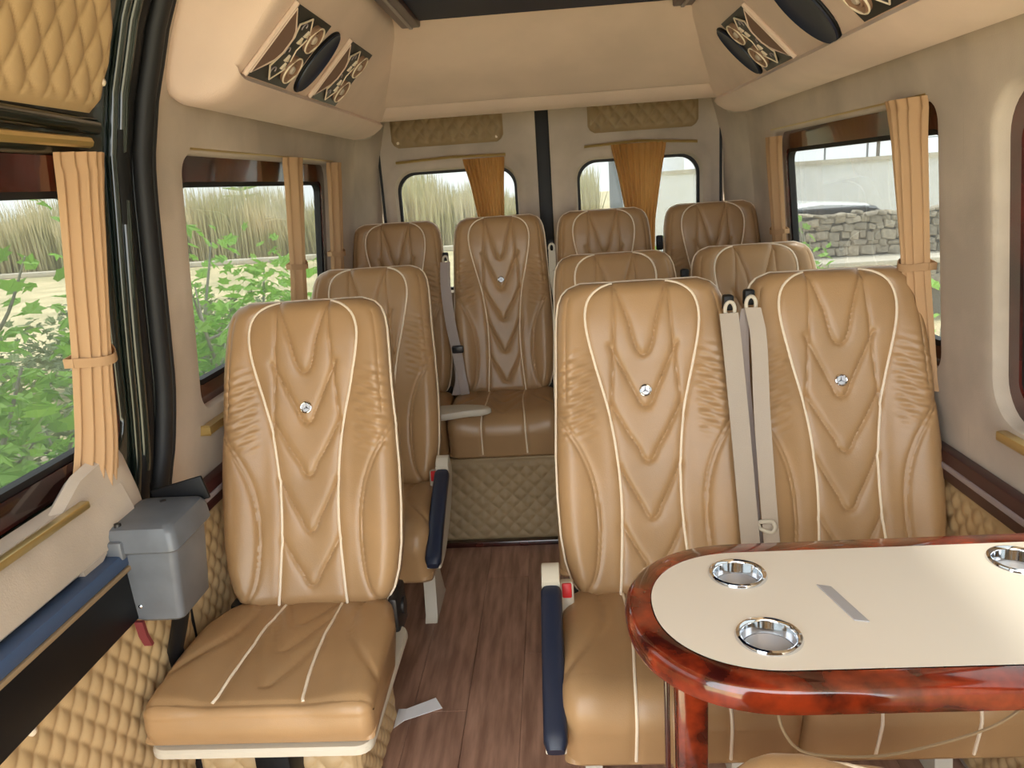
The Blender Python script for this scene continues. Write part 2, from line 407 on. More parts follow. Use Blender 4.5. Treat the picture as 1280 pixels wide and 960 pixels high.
# padded belt panel below the door window
prof_pad = [(-0.905, 0.905), (-0.872, 0.902), (-0.860, 0.886), (-0.845, 0.84), (-0.842, 0.80), (-0.86, 0.785), (-0.905, 0.785)]
v, f = g_loft([[(x, y, z) for x, z in prof_pad] for y in (0.0, 0.5, 1.0, 1.34)]); mk('belt_pad', v, f, 'suede', door)
cp = [(-0.90, 0.80), (-0.90, 0.94), (-0.885, 0.955), (-0.868, 0.945), (-0.850, 0.87), (-0.842, 0.81)]
v, f = g_loft([[(x-0.004*k, y, z-dz) for x, z in cp] for k, (y, dz) in enumerate(((1.16, 0.05), (1.24, 0.012), (1.34, 0.0), (1.385, 0.004), (1.40, 0.02)))]); mk('pad_corner', v, f, 'suede', door)
box('gold_strip', (-0.866, 0.0, 0.890), (-0.848, 1.22, 0.904), 'gold', door, bev=0.003)
box('blue_strip', (-0.862, 0.0, 0.757), (-0.822, 1.27, 0.786), 'blue', door, bev=0.006)
box('stitched_edge', (-0.858, 0.0, 0.748), (-0.820, 1.27, 0.757), 'stitch', door, bev=0.002)
box('kick_panel', (-0.888, 0.0, 0.640), (-0.830, 1.275, 0.748), 'black', door, bev=0.004)
quilt('quilted_lower_panel', [(0.02, 0.3, 1.54), (0.645, 0.3, 1.54)], lambda a, b, h: (-0.888+h, a, b), 'quilt', door, A=0.008, sx=0.050, sz=0.062, na=320)
v, f = g_lathe([(0.0, 0.008), (0.005, 0.007), (0.008, 0.004), (0.008, 0)], (-0.878, 1.0, 0.60), 12, Matrix.Rotation(math.radians(90), 3, 'Y')); mk('button', v, f, 'piping', door)

# rear doors ---------------------------------------------------------------
YR = 3.56
for di, (xa, xb, hx0, hx1, q0, q1, qz) in enumerate(((-0.775, -0.052, -0.70, -0.150, -0.70, -0.195, (1.585, 1.75)), (0.008, 0.775, 0.125, 0.675, 0.18, 0.665, (1.590, 1.755)))):
    d = struct(empty('door_%d' % (di+2), ((xa+xb)/2, YR, 0)), 'beige lined rear door %s' % ('with window by the left corner' if di == 0 else 'with window by the pole outside'))
    d['label'] = 'beige suede rear door, pole seen outside its window' if di else 'beige suede rear door, reeds seen outside its window'
    hole = rrect(hx0, hx1, 0.93, 1.478, 0.085)
    cx = (hx0+hx1)/2; cz = 1.2
    outer = []
    for (x, z) in hole:
        dx, dz = x-cx, z-cz; t = 1e9
        if dx > 1e-9: t = min(t, (xb-cx)/dx)
        if dx < -1e-9: t = min(t, (xa-cx)/dx)
        if dz > 1e-9: t = min(t, (1.9-cz)/dz)
        if dz < -1e-9: t = min(t, (0-cz)/dz)
        outer.append([cx+dx*t, cz+dz*t])
    for c in ((xa, 0), (xa, 1.9), (xb, 0), (xb, 1.9)):
        i = min(range(len(outer)), key=lambda k: (outer[k][0]-c[0])**2+(outer[k][1]-c[1])**2); outer[i] = c
    def grow(g): return [(cx+(x-cx)*(1+g), cz+(z-cz)*(1+g)) for x, z in hole]
    R = [[(x, YR+0.055, z) for x, z in hole], [(x, YR+0.02, z) for x, z in hole], [(x, YR-0.004, z) for x, z in grow(0.03)], [(x, YR-0.012, z) for x, z in grow(0.09)],
         [(x, YR-0.010, z) for x, z in grow(0.17)], [(x, YR, z) for x, z in grow(0.21)], [(x, YR, z) for x, z in outer], [(x, YR+0.05, z) for x, z in outer]]
    # keep grown rims inside the door leaf
    R = [[(min(max(x, xa), xb), y, z) for x, y, z in r] for r in R]
    v, f = g_loft(R, cap=False); mk('door_lining', v, f, 'suede', d)
    hi = rrect(hx0+0.012, hx1-0.012, 0.942, 1.466, 0.08); 
    r = [[(x, y, z) for x, z in h] for h, y in ((hole, YR+0.052), (hole, YR+0.03), (hi, YR+0.03), (hi, YR+0.052))]; r.append(r[0])
    v, f = g_loft(r, cap=False); mk('gasket', v, f, 'rubber', d)
    n = len(hole); mk('pane', [(x, YR+0.045, z) for x, z in hole]+[(x, YR+0.049, z) for x, z in hole], [tuple(range(n)), tuple(range(n, 2*n))]+[(i, (i+1) % n, n+(i+1) % n, n+i) for i in range(n)], 'glass', d, smooth=False)
    z0, z1 = qz
    rows = [(z0, q0+0.03, q1-0.03), (z0+0.012, q0+0.010, q1-0.010), (z0+0.03, q0, q1), (z1-0.03, q0, q1), (z1-0.012, q0+0.008, q1-0.008), (z1, q0+0.03, q1-0.03)]
    quilt('quilted_panel', rows, lambda a, b, h: (a, YR-0.008-h, b), 'quilt_dark', d, A=0.013, sx=0.060, sz=0.070, na=150, ex=0.75)
    for (x, z) in ((q0+0.03, z0+0.022), (q1-0.03, z0+0.022)):
        v, f = g_lathe([(0.0, 0.006), (0.006, 0.004), (0.007, 0)], (x, YR-0.014, z), 12, Matrix.Rotation(math.radians(90), 3, 'X')); mk('button', v, f, 'piping', d)
struct(box('trim_3', (-0.052, YR-0.012, 0.1), (0.008, YR+0.03, 1.9), 'rubber', bev=0.008), 'black rubber seal between the two rear doors')
for s, x in ((-1, -0.765), (1, 0.762)):
    struct(box('trim_%d' % (4 if s < 0 else 5), (x-0.005, YR-0.010, 0.1), (x+0.005, YR+0.02, 1.9), 'rubber', bev=0.003), 'thin dark gap beside the rear door')
g = G(); g.add(*g_box((-0.95, YR+0.05, -0.05), (-0.70, YR+0.08, 1.92), 0)); g.add(*g_box((0.675, YR+0.05, -0.05), (0.95, YR+0.08, 1.92), 0)); g.add(*g_box((-0.15, YR+0.05, -0.05), (0.125, YR+0.08, 1.92), 0))
g.add(*g_box((-0.95, YR+0.05, 1.478), (0.95, YR+0.08, 1.95), 0)); g.add(*g_box((-0.95, YR+0.05, -0.05), (0.95, YR+0.08, 0.93), 0))
struct(mk('wall_rear', g.v, g.f, 'suede', smooth=False))

# ceiling, bulkhead, ducts ---------------------------------------------------------------
g = G(); g.add(*g_box((-0.80, -0.15, 1.915), (0.80, 3.65, 1.97), 0))
ceil = struct(mk('ceiling', g.v, g.f, 'peach', smooth=False))
box('ceiling_film', (-0.37, 0.40, 1.895), (0.395, 2.50, 1.915), 'skylight', ceil, bev=0.002)
for x in (-0.40, 0.425):
    t = box('ceiling_trim', (x-0.03, 0.36, 1.880), (x+0.03, 2.52, 1.915), 'maroon', ceil, bev=0.005)
    box('trim_stripe', (x-0.006, 0.36, 1.876), (x+0.006, 2.52, 1.884), 'greystripe', t, bev=0.002)
bp = [(2.50, 1.915), (2.50, 1.905), (2.62, 1.862), (2.80, 1.79), (2.96, 1.722), (3.00, 1.708), (3.012, 1.706), (3.02, 1.710), (3.03, 1.702), (3.06, 1.680), (3.10, 1.667), (3.15, 1.668), (3.20, 1.69), (3.24, 1.73), (3.30, 1.80), (3.62, 1.83), (3.62, 1.915)]
xs = np.linspace(-0.80, 0.80, 30)
v, f = g_loft([[(x, y+0.004*math.sin(x*9)*(1 if 2.9 < y < 3.1 else 0), z) for y, z in bp] for x in xs])
struct(mk('trim_6', v, f, 'peach'), 'peach suede sloping bulkhead over the rear seats')
dp = [(0.815, 1.66), (0.805, 1.628), (0.785, 1.612), (0.75, 1.604), (0.71, 1.606), (0.672, 1.618), (0.645, 1.636), (0.634, 1.650), (0.644, 1.662), (0.640, 1.664)]
dface = ((0.640, 1.664), (0.520, 1.806))
dp += [(0.60, 1.711), (0.56, 1.759), (0.520, 1.806), (0.512, 1.818), (0.492, 1.842), (0.470, 1.868), (0.455, 1.892), (0.45, 1.92), (0.815, 1.92)]
def duct(side, y0, y1, nm, lab):
    cx = sum(p[0] for p in dp)/len(dp); cz = sum(p[1] for p in dp)/len(dp)+0.02
    R = []
    if y0 > 1:
        for dy, s in ((0.0, 0.80), (0.004, 0.88), (0.014, 0.945), (0.03, 0.985), (0.055, 1.0)):
            R.append([(side*(cx+(x-cx)*s), y0+dy, cz+(z-cz)*s) for x, z in dp])
    else: R.append([(side*x, y0, z) for x, z in dp])
    for y in np.linspace(R[-1][0][1], y1, 14)[1:]: R.append([(side*x, y, z) for x, z in dp])
    v, f = g_loft(R); return struct(mk(nm, v, f, 'peach'), lab)
duct(-1, 1.665, 3.08, 'trim_7', 'peach suede overhead duct above the single seats')
duct(1, 0.3, 3.08, 'trim_8', 'peach suede overhead duct above the paired seats')
# soft lower roll running on to the rear corners
for s in (-1, 1):
    lp = [(0.83, 1.70), (0.808, 1.632), (0.788, 1.616), (0.75, 1.608), (0.715, 1.614), (0.70, 1.63), (0.70, 1.70)]
    ys = np.linspace(1.74 if s < 0 else 0.3, 3.20, 12)
    v, f = g_loft([[(sgn*x, y, z) for sgn in (s,) for x, z in lp] for y in ys]); struct(mk('trim_%d' % (9 if s < 0 else 10), v, f, 'suede'), 'soft beige roll under the overhead duct')

# ------------------------------------------------------------------ seats
BL = 0.765
_bv = np.array([0, 0.012, 0.03, 0.06, 0.12, 0.20, 0.32, 0.45, 0.60, 0.72, 0.82, 0.89, 0.935, 0.965, 0.985, 1.0])*BL
_bw = np.array([0.145, 0.168, 0.184, 0.198, 0.211, 0.219, 0.222, 0.221, 0.215, 0.210, 0.2065, 0.203, 0.1975, 0.188, 0.173, 0.142])
def bwid(v): return np.interp(v, _bv, _bw)
K = BL/0.74
PIPE = [(0.066, 0.735), (0.098, 0.722), (0.124, 0.698), (0.135, 0.662), (0.132, 0.612), (0.117, 0.543), (0.090, 0.433), (0.075, 0.322), (0.071, 0.21), (0.080, 0.066), (0.086, 0.004)]
PIPE = spline([(a, b*K) for a, b in PIPE], 60)
SEAM = spline([(0.063, 0.736*K), (0.069, 0.617*K), (0.078, 0.50*K), (0.086, 0.42*K)], 24)
BOL = spline([(0.219, 0.450*K), (0.192, 0.405*K), (0.156, 0.345*K), (0.132, 0.28*K), (0.122, 0.20*K), (0.125, 0.12*K), (0.138, 0.055*K), (0.165, 0.010*K)], 40)
BOL2 = [(a+0.009, b-0.004) for a, b in BOL]
EDGE = [(float(bwid(v))-0.022, v) for v in np.linspace(0.46*K, 0.70*K, 20)]
VS = []
for (u0, vt, vb) in ((0.060, 0.722, 0.561), (0.079, 0.585, 0.440), (0.082, 0.445, 0.315), (0.072, 0.305, 0.182), (0.070, 0.165, 0.055)):
    vt *= K; vb *= K
    VS.append([(u0, vt), (u0*0.55, vb+(vt-vb)*0.50), (0.022, vb+0.030), (0.015, vb+0.012), (0.008, vb+0.003), (0.0, vb)])
def back_height(U, V):
    A = np.abs(U)
    n = 0.052+0.020*sstep(0.10, 0.185, A)*sstep(0.68*K, 0.5*K, V)+0.012*np.exp(-((V-0.64*K)/0.11)**2)-0.006*np.exp(-(U/0.07)**2)*sstep(0.6*K, 0.5*K, V)
    dv = np.minimum.reduce([pdist(A, V, q) for q in VS]); n -= 0.0085*np.exp(-dv/0.0062)
    dp_ = pdist(A, V, PIPE); n -= 0.0070*np.exp(-dp_/0.008)
    n -= 0.0060*np.exp(-pdist(A, V, SEAM)/0.0042)
    db = pdist(A, V, BOL); n -= 0.0060*np.exp(-db/0.007); n -= 0.0050*np.exp(-pdist(A, V, BOL2)/0.004)
    n -= 0.0045*np.exp(-pdist(A, V, EDGE)/0.004)
    win = sstep(0.110, 0.135, A)*sstep(0.225, 0.195, A)*sstep(0.34*K, 0.42*K, V)*sstep(0.60*K, 0.52*K, V)
    n += win*0.0016*np.sin(2*np.pi*(V+0.25*(A-0.16)+0.004*np.sin(40*A))/0.021)+win*0.0012*np.sin(2*np.pi*(V-0.4*A)/0.037)
    n += 0.003*np.exp(-dv/0.03)*0
    return n
def build_backrest():
    NU, NV = 161, 271
    tt = np.linspace(0, 1, NV); vr = BL*(0.5-0.5*np.cos(np.pi*tt))*0.35+BL*tt*0.65
    w = bwid(vr); sc = np.sin(np.linspace(-1, 1, NU)*math.pi/2)*0.45+np.linspace(-1, 1, NU)*0.55
    U = w[:, None]*sc[None, :]; V = np.repeat(vr[:, None], NU, 1)
    outline = [(float(a), float(b)) for a, b in zip(w, vr)]; outline = [(0, 0)]+outline+[(0, BL)]
    d = pdist(np.abs(U), V, outline); Rr = 0.040
    q = np.clip(1-d/Rr, 0, 1); drop = Rr*(1-np.sqrt(np.clip(1-q*q, 0, 1)))
    Nf = back_height(U, V)-drop
    front = np.stack([U, -Nf, V], -1)
    Rb = 0.03; qb = np.clip(1-d/Rb, 0, 1); Nb = -0.045+Rb*(1-np.sqrt(np.clip(1-qb*qb, 0, 1)))
    back = np.stack([U, -Nb, V], -1)
    v1, f1 = g_grid(front); v2, f2 = g_grid(back); b = len(v1)
    per = [j for j in range(NU)]+[i*NU+NU-1 for i in range(1, NV)]+[(NV-1)*NU+j for j in range(NU-2, -1, -1)]+[i*NU for i in range(NV-2, 0, -1)]
    f = f1+[tuple(i+b for i in q) for q in f2]
    k = len(per)
    f += [(per[i], per[(i+1) % k], per[(i+1) % k]+b, per[i]+b) for i in range(k)]
    P = front.reshape(-1, 3); epts = [P[i] for i in per]
    return v1+v2, f, epts
def surf_pt(u, v, lift=0.0):
    n = float(back_height(np.array([[u]]), np.array([[v]]))[0, 0])
    outline = [(float(a), float(b)) for a, b in zip(_bw, _bv)]+[(0, BL)]
    d = float(pdist(np.array([[abs(u)]]), np.array([[v]]), outline)[0, 0]); q = max(0, 1-d/0.04); n -= 0.04*(1-math.sqrt(max(0, 1-q*q)))
    return (u, -(n+lift), v)

def build_cushion(style):
    hw = 0.232
    if style == 'waterfall':
        pts = [(0.045, -0.02), (0.035, 0.0)]+[(y, 0.004+0.010*math.sin(math.pi*(-y)/0.34)) for y in np.linspace(0.02, -0.30, 60)]
        c = (-0.30, -0.068); r = 0.074
        pts += [(c[0]-r*math.sin(a), c[1]+r*math.cos(a)) for a in np.linspace(0.1, math.pi/2+0.12, 34)]
        e = pts[-1]; pts += [(e[0]+0.018*t, e[1]-0.085*t) for t in np.linspace(0.06, 1, 14)]
        e = pts[-1]; bot = e[1]-0.012; pts += [(e[0]+0.012, bot), (e[0]+0.04, bot-0.002), (-0.15, bot), (0.0, bot), (0.04, bot+0.02), (0.05, -0.06)]
    else:
        pts = [(0.045, -0.02), (0.035, 0.0)]+[(y, 0.004+0.016*math.sin(math.pi*(-y)/0.40)) for y in np.linspace(0.02, -0.365, 74)]
        c = (-0.365, -0.012); r = 0.018
        pts += [(c[0]-r*math.sin(a), c[1]+r*math.cos(a)) for a in np.linspace(0.15, math.pi/2, 10)]
        e = pts[-1]; pts += [(e[0]-0.008*math.sin(math.pi*t), e[1]-0.058*t) for t in np.linspace(0.08, 1, 12)]
        e = pts[-1]; bot = e[1]-0.004; pts += [(e[0]+0.012, bot), (e[0]+0.04, bot), (-0.15, bot), (0.0, bot), (0.04, bot+0.01), (0.05, -0.06)]
    P = np.array(pts); n = len(P)
    T = np.roll(P, -1, 0)-np.roll(P, 1, 0); Nn = np.stack([-T[:, 1], T[:, 0]], -1); Nn /= np.linalg.norm(Nn, axis=1)[:, None]
    if Nn[30][1] < 0: Nn = -Nn
    tl = np.r_[0, np.cumsum(np.linalg.norm(np.diff(P, axis=0), axis=1))]
    NC = 81; s = np.linspace(-1, 1, NC); s = np.sin(s*math.pi/2)*0.5+s*0.5
    U = hw*s[:, None]*np.ones((1, n)); Tm = np.repeat(tl[None, :], NC, 0)
    # taper at the back
    k = np.interp(P[:, 0], [-0.38, -0.1, 0.05], [1.0, 0.97, 0.80] if style != 'waterfall' else [1.0, 1.0, 0.95]); U = U*k[None, :]
    A = np.abs(U)/k[None, :]
    tf = tl[np.argmin(np.abs(P[:80, 0]+0.36))] if style != 'waterfall' else tl[-8]
    pipe = spline([(0.085, 0.02), (0.078, 0.14), (0.078, 0.25), (0.088, 0.40), (0.092, tf if style != 'waterfall' else tl[-8])], 50)
    mid = 0.5*(0.02+0.40)
    vv = [[(0.070, 0.12), (0.03, 0.225), (0.008, 0.262), (0, 0.265)], [(0.075, 0.235), (0.035, 0.33), (0.010, 0.372), (0, 0.376)], [(0.075, 0.03), (0.03, 0.12), (0.008, 0.155), (0, 0.157)]]
    bol = spline([(0.225, 0.36), (0.19, 0.31), (0.135, 0.21), (0.125, 0.14), (0.15, 0.03)], 30)
    h = np.zeros_like(U)
    h -= 0.006*np.exp(-pdist(A, Tm, pipe)/0.007)
    h -= 0.005*np.exp(-np.minimum.reduce([pdist(A, Tm, q) for q in vv])/0.009)
    h -= 0.0045*np.exp(-pdist(A, Tm, bol)/0.006); h -= 0.004*np.exp(-pdist(A-0.008, Tm, bol)/0.004)
    h += 0.012*sstep(0.10, 0.18, A)*sstep(0.0, 0.1, Tm)*sstep(0.50, 0.40, Tm)
    if style != 'waterfall':
        h -= 0.004*np.exp(-np.abs(Tm-tf-0.006)/0.004)
    last = n-7; h[:, last:] = 0; h[:, :2] = 0
    R = 0.042 if style == 'waterfall' else 0.030
    ed = hw-np.abs(s)*hw; q = np.clip(1-ed/R, 0, 1); ins = R*(1-np.sqrt(np.clip(1-q*q, 0, 1)))
    rings = []
    for i in range(NC):
        off = h[i]-ins[i]
        # limited inset for the underside
        o2 = np.where(np.arange(n) >= last, -ins[i]*0.25, off)
        Q = P+Nn*o2[:, None]
        rings.append([(U[i, j], Q[j, 0], Q[j, 1]) for j in range(n)])
    v, f = g_loft(rings)
    def onsurf(u, t, lift):
        j = int(np.argmin(np.abs(tl-t))); kk = k[j]
        i = int(np.argmin(np.abs(hw*s*kk-u*kk))); off = h[i, j]-ins[i]+lift
        q = P[j]+Nn[j]*off; return (u*kk, q[0], q[1])
    pp = [onsurf(u, t, 0.0015) for u, t in pipe]
    return v, f, pp, pts
BR_V, BR_F, BR_E = build_backrest()
_cache = {}
def shared(key, maker, m):
    """mesh data shared between alike pieces"""
    if key not in _cache:
        v, f = maker(); o = mk(key, v, f, m, None, autosmooth=True); _cache[key] = o.data; bpy.data.objects.remove(o)
    return _cache[key]
def part(name, key, maker, m, parent, loc=(0, 0, 0), rx=0.0, label=None):
    o = bpy.data.objects.new(name, shared(key, maker, m)); COL.objects.link(o); o.parent = parent; o.location = loc; o.rotation_euler = (rx, 0, 0)
    if label: o['label'] = label
    return o
def pipe_maker(s):
    pts = [surf_pt(s*a, b, 0.0012) for a, b in PIPE]
    return lambda: g_tube(pts, 0.0034, 7)
def edge_maker():
    pts = [(p[0]*1.003, p[1]+0.002, p[2]) for p in BR_E[::3]]
    return g_tube(pts, 0.0036, 6, closed=True)
def emblem_maker():
    c = surf_pt(0, 0.478*K, 0.001); R = Matrix.Rotation(math.radians(90), 3, 'X'); g = G()
    ring = [Vector(c)+R @ Vector((0.0125*math.cos(a), 0.0125*math.sin(a), 0.003)) for a in np.linspace(0, 2*math.pi, 28, endpoint=False)]
    g.add(*g_tube(ring, 0.0022, 8, closed=True))
    pts = []
    for k in range(6):
        a = math.pi/2+k*math.pi/3; r = 0.0118 if k % 2 == 0 else 0.0026; pts.append((r*math.cos(a), r*math.sin(a)))
    base = [Vector(c)+R @ Vector((x, y, 0.0015)) for x, y in pts]; top = Vector(c)+R @ Vector((0, 0, 0.0045)); bot = Vector(c)+R @ Vector((0, 0, -0.004))
    g.add(base+[top, bot], [(i, (i+1) % 6, 6) for i in range(6)]+[((i+1) % 6, i, 7) for i in range(6)])
    return g.v, g.f
def emback_maker():
    c = surf_pt(0, 0.478*K, 0.0); return g_lathe([(0.0, 0.0025), (0.012, 0.0025), (0.0135, 0.001), (0.0135, -0.006)], c, 24, Matrix.Rotation(math.radians(90), 3, 'X'))
CU = {st: build_cushion(st) for st in ('waterfall', 'flat')}
def arm_maker(kind):
    # local: pivot at the back, arm runs to -y
    if kind == 'pad':
        R = []
        for t in np.linspace(0, 1, 22):
            y = -0.36*t; w = 0.0235*min(1, (0.72+9*min(t, 1-t))); hh = 0.020*min(1, (0.6+8*min(t, 1-t))); z = 0.022+0.010*math.sin(math.pi*t)
            R.append([(w*math.copysign(abs(math.cos(a))**0.6, math.cos(a)), y, z+hh*math.copysign(abs(math.sin(a))**0.6, math.sin(a))) for a in np.linspace(0, 2*math.pi, 16, endpoint=False)])
        return g_loft(R)
    if kind == 'shell':
        poly = [(0.055, 0.035), (0.055, -0.02), (0.02, -0.05), (-0.10, -0.075), (-0.25, -0.055), (-0.34, -0.012), (-0.355, 0.006), (-0.25, 0.010), (-0.10, 0.010), (-0.01, 0.014), (-0.005, 0.045), (0.02, 0.052), (0.045, 0.048)]
        sp = spline(poly+[poly[0]], 60)[:-1]
        return g_loft([[(x*0.6, a*0.985-0.002, b*0.93) for a, b in sp] if abs(x) > 0.03 else [(x, a, b) for a, b in sp] for x in (-0.034, -0.019, 0.019, 0.034)])
SHELLS = {'pad': 'navy', 'shell': 'shell'}
def make_seat(label, loc, recline=18, style='waterfall', arm=None, buckle=None, group=None, rotz=0, bscale=1.0, base='leg', sx_=1.0):
    s = thing('van_seat', label, 'seat', loc, group, rotz); s.scale = (sx_, 1, 1)
    b = part('backrest', 'backrest', lambda: (BR_V, BR_F), 'leather', s, (0, 0.045, 0.415), -math.radians(recline)); b.scale = (1, 1, bscale)
    part('piping', 'piping_l', pipe_maker(-1), 'piping', b); part('piping', 'piping_r', pipe_maker(1), 'piping', b)
    part('edge_piping', 'edge_piping', edge_maker, 'piping', b, label='cream piping round the backrest edge')
    e = part('emblem', 'emblem', emblem_maker, 'chrome', b, label='round chrome emblem with a three-pointed star')
    part('emblem_back', 'emblem_back', emback_maker, 'silver', b)
    v, f, pp, pts = CU[style]
    c = part('cushion', 'cushion_'+style, lambda: (v, f), 'leather', s, (0, 0, 0.44))
    part('piping', 'cpipe_l_'+style, lambda: g_tube([(-x, y, z) for x, y, z in pp], 0.0034, 7), 'piping', c); part('piping', 'cpipe_r_'+style, lambda: g_tube(pp, 0.0034, 7), 'piping', c)
    if style == 'flat':
        def lip():
            out = rrect(-0.222, 0.222, -0.388, 0.03, 0.03, 5); g = G()
            R = [[(x*sx, y*sx, z) for x, y in out] for sx, z in ((1.0, 0.362-0.44), (1.012, 0.357-0.44), (1.012, 0.345-0.44), (0.99, 0.338-0.44))]
            return g_loft(R)
        part('base_lip', 'base_lip', lip, 'shell', s, (0, 0, 0.44), label='cream plastic lip under the cushion')
    if base == 'leg':
        def fr():
            g = G(); g.add(*g_box((-0.20, -0.30, -0.17), (0.20, 0.03, -0.145), 0.006)); return g.v, g.f
        part('seat_frame', 'seat_frame', fr, 'metal', s, (0, 0, 0.44))
        for x in (-0.17, 0.17):
            def lg():
                g = G(); R = []
                for z, y0, y1 in ((0.30-0.44, -0.16, 0.02), (0.15-0.44, -0.10, -0.01), (0.02-0.44, -0.12, 0.06), (-0.44, -0.14, 0.08)): R.append([(-0.02, y0, z), (0.02, y0, z), (0.02, y1, z), (-0.02, y1, z)])
                return g_loft(R)
            part('leg', 'leg', lg, 'shell', s, (x, 0, 0.44))
    # recliner bracket where back meets cushion
    for x in (-0.195, 0.195):
        def br():
            g = G(); g.add(*g_box((-0.012, -0.03, -0.06), (0.012, 0.075, 0.05), 0.008))
            R = Matrix.Rotation(math.radians(90), 3, 'Y'); g.add(*g_lathe([(0.022, -0.018), (0.022, 0.018)], (0, 0.03, 0), 14, R)); return g.v, g.f
        part('recliner', 'recliner', br, 'metal', s, (x, 0.03, 0.40))
    for sx in (arm or ()):
        a = part('armrest', 'arm_shell', lambda: arm_maker('shell'), 'shell', s, (sx*0.247, -0.075, 0.50), math.radians(28), label='pale plastic armrest with a navy pad')
        part('armrest_pad', 'arm_pad', lambda: arm_maker('pad'), 'navy', a, label='navy armrest pad')
    for sx in (buckle or ()):
        k = part('belt_buckle', 'buckle', lambda: g_box((-0.016, -0.02, -0.06), (0.016, 0.012, 0.03), 0.006), 'shell', s, (sx*0.212, -0.035, 0.475), math.radians(-12))
        part('release_button', 'button_red', lambda: g_box((-0.011, -0.0245, -0.006), (0.011, -0.016, 0.028), 0.003), 'red', k, label='red release button')
    return s
GP = 'tan leather van seats'
RY1, RY2, RY3 = 1.62, 2.37, 3.15
make_seat('single seat with flat cushion and cream lip, next to the grey box', (-0.628, RY1, 0.0), 18, 'flat', base=None, group=GP)
make_seat('aisle seat of the pair nearest the table, navy armrest on its aisle side', (0.203, RY1, 0), 18, arm=(-1,), buckle=(-1,), group=GP)
make_seat('window seat of the pair nearest the table, beside the maroon rail', (0.662, RY1, 0), 18, group=GP)
make_seat('single seat with navy armrest, between the flat-cushion seat and the rear row', (-0.640, RY2, 0), 18, arm=(1,), buckle=(1,), group=GP)
make_seat('aisle seat of the middle pair, only its upper back showing', (0.203, RY2, 0), 18, group=GP)
make_seat('window seat of the middle pair, only its upper back showing', (0.666, RY2, 0), 18, group=GP)
make_seat('rear row corner seat beside the single seats window', (-0.672, RY3, 0.098), 11, base=None, sx_=0.95, group=GP)
make_seat('rear row seat facing the aisle, full back and cushion in view', (-0.228, RY3, 0.098), 11, base=None, sx_=0.95, group=GP)
make_seat('rear row seat in front of the amber curtain beside the pole', (0.215, RY3, 0.098), 11, base=None, sx_=0.95, group=GP)
make_seat('rear row corner seat beside the paired seats window', (0.668, RY3, 0.098), 11, base=None, sx_=0.95, group=GP)
make_seat('seat turned to the table, only the top of its back showing', (0.345, 0.62, 0.0), 15, rotz=math.pi-0.25, bscale=0.708, group=GP)

# platforms under seats
p = thing('seat_platform', 'quilted platform under the rear row of seats', 'platform', (0, 3.0, 0))
box('platform_box', (-0.89, 2.80, 0.0), (0.89, 3.50, 0.365), 'quilt_dark', p, bev=0.004)
quilt('quilted_front', [(0.015, -0.885, 0.885), (0.36, -0.885, 0.885)], lambda a, b, h: (a, 2.797-h, b), 'quilt_dark', p, A=0.008, sx=0.06, sz=0.06, na=420, ex=0.7)
box('floor_trim', (-0.88, 2.765, 0.0), (0.88, 2.797, 0.022), 'burl_dark', p, bev=0.004)
p = thing('seat_platform', 'quilted box under the flat-cushion single seat', 'platform', (-0.66, 1.6, 0))
box('platform_box', (-0.868, 1.425, 0.0), (-0.502, 1.77, 0.20), 'quilt', p, bev=0.004)
quilt('quilted_front', [(0.005, -0.866, -0.502), (0.198, -0.866, -0.502)], lambda a, b, h: (a, 1.422-h, b), 'quilt', p, A=0.009, sx=0.062, sz=0.068, na=150)
quilt('quilted_side', [(0.005, 1.42, 1.77), (0.198, 1.42, 1.77)], lambda a, b, h: (-0.499+h, a, b), 'quilt', p, A=0.007, sx=0.046, sz=0.05, na=140)
box('seat_pedestal', (-0.70, 1.34, 0.0), (-0.62, 1.44, 0.31), 'black', p, bev=0.012)

# ------------------------------------------------------------------ table
TZ = 0.735
def table_outline(ins, n=22):
    y0, y1, x0, x1 = 0.872+ins, 1.298-ins, 0.085+ins, 0.868-ins*0.2
    r = (y1-y0)/2; cy = (y0+y1)/2; pts = []
    for a in np.linspace(math.pi/2, 3*math.pi/2, 2*n): pts.append((x0+r*1.0+r*1.0*math.copysign(abs(math.cos(a))**0.92, math.cos(a)), cy+r*math.copysign(abs(math.sin(a))**0.92, math.sin(a))))
    rr = 0.05
    pts += [(x1-rr+rr*math.sin(a), y0+rr-rr*math.cos(a)) for a in np.linspace(0, math.pi/2, 7)]
    pts += [(x1-rr+rr*math.cos(a), y1-rr+rr*math.sin(a)) for a in np.linspace(0, math.pi/2, 7)]
    return pts
t = thing('folding_table', 'round-ended table with red burl rim and cream top', 'table', (0.47, 1.08, 0))
R = [[(x, y, z) for x, y in table_outline(i)] for i, z in ((0.045, TZ-0.004), (0.041, TZ), (0.012, TZ+0.001), (0.004, TZ-0.004), (0.0, TZ-0.014), (0.0, TZ-0.030), (0.004, TZ-0.040), (0.012, TZ-0.042), (0.045, TZ-0.042))]
v, f = g_loft(R, cap=False); nr_ = len(R[0]); f.append(tuple((len(R)-1)*nr_+j for j in range(nr_))); mk('rim', v, f, 'burl', t)
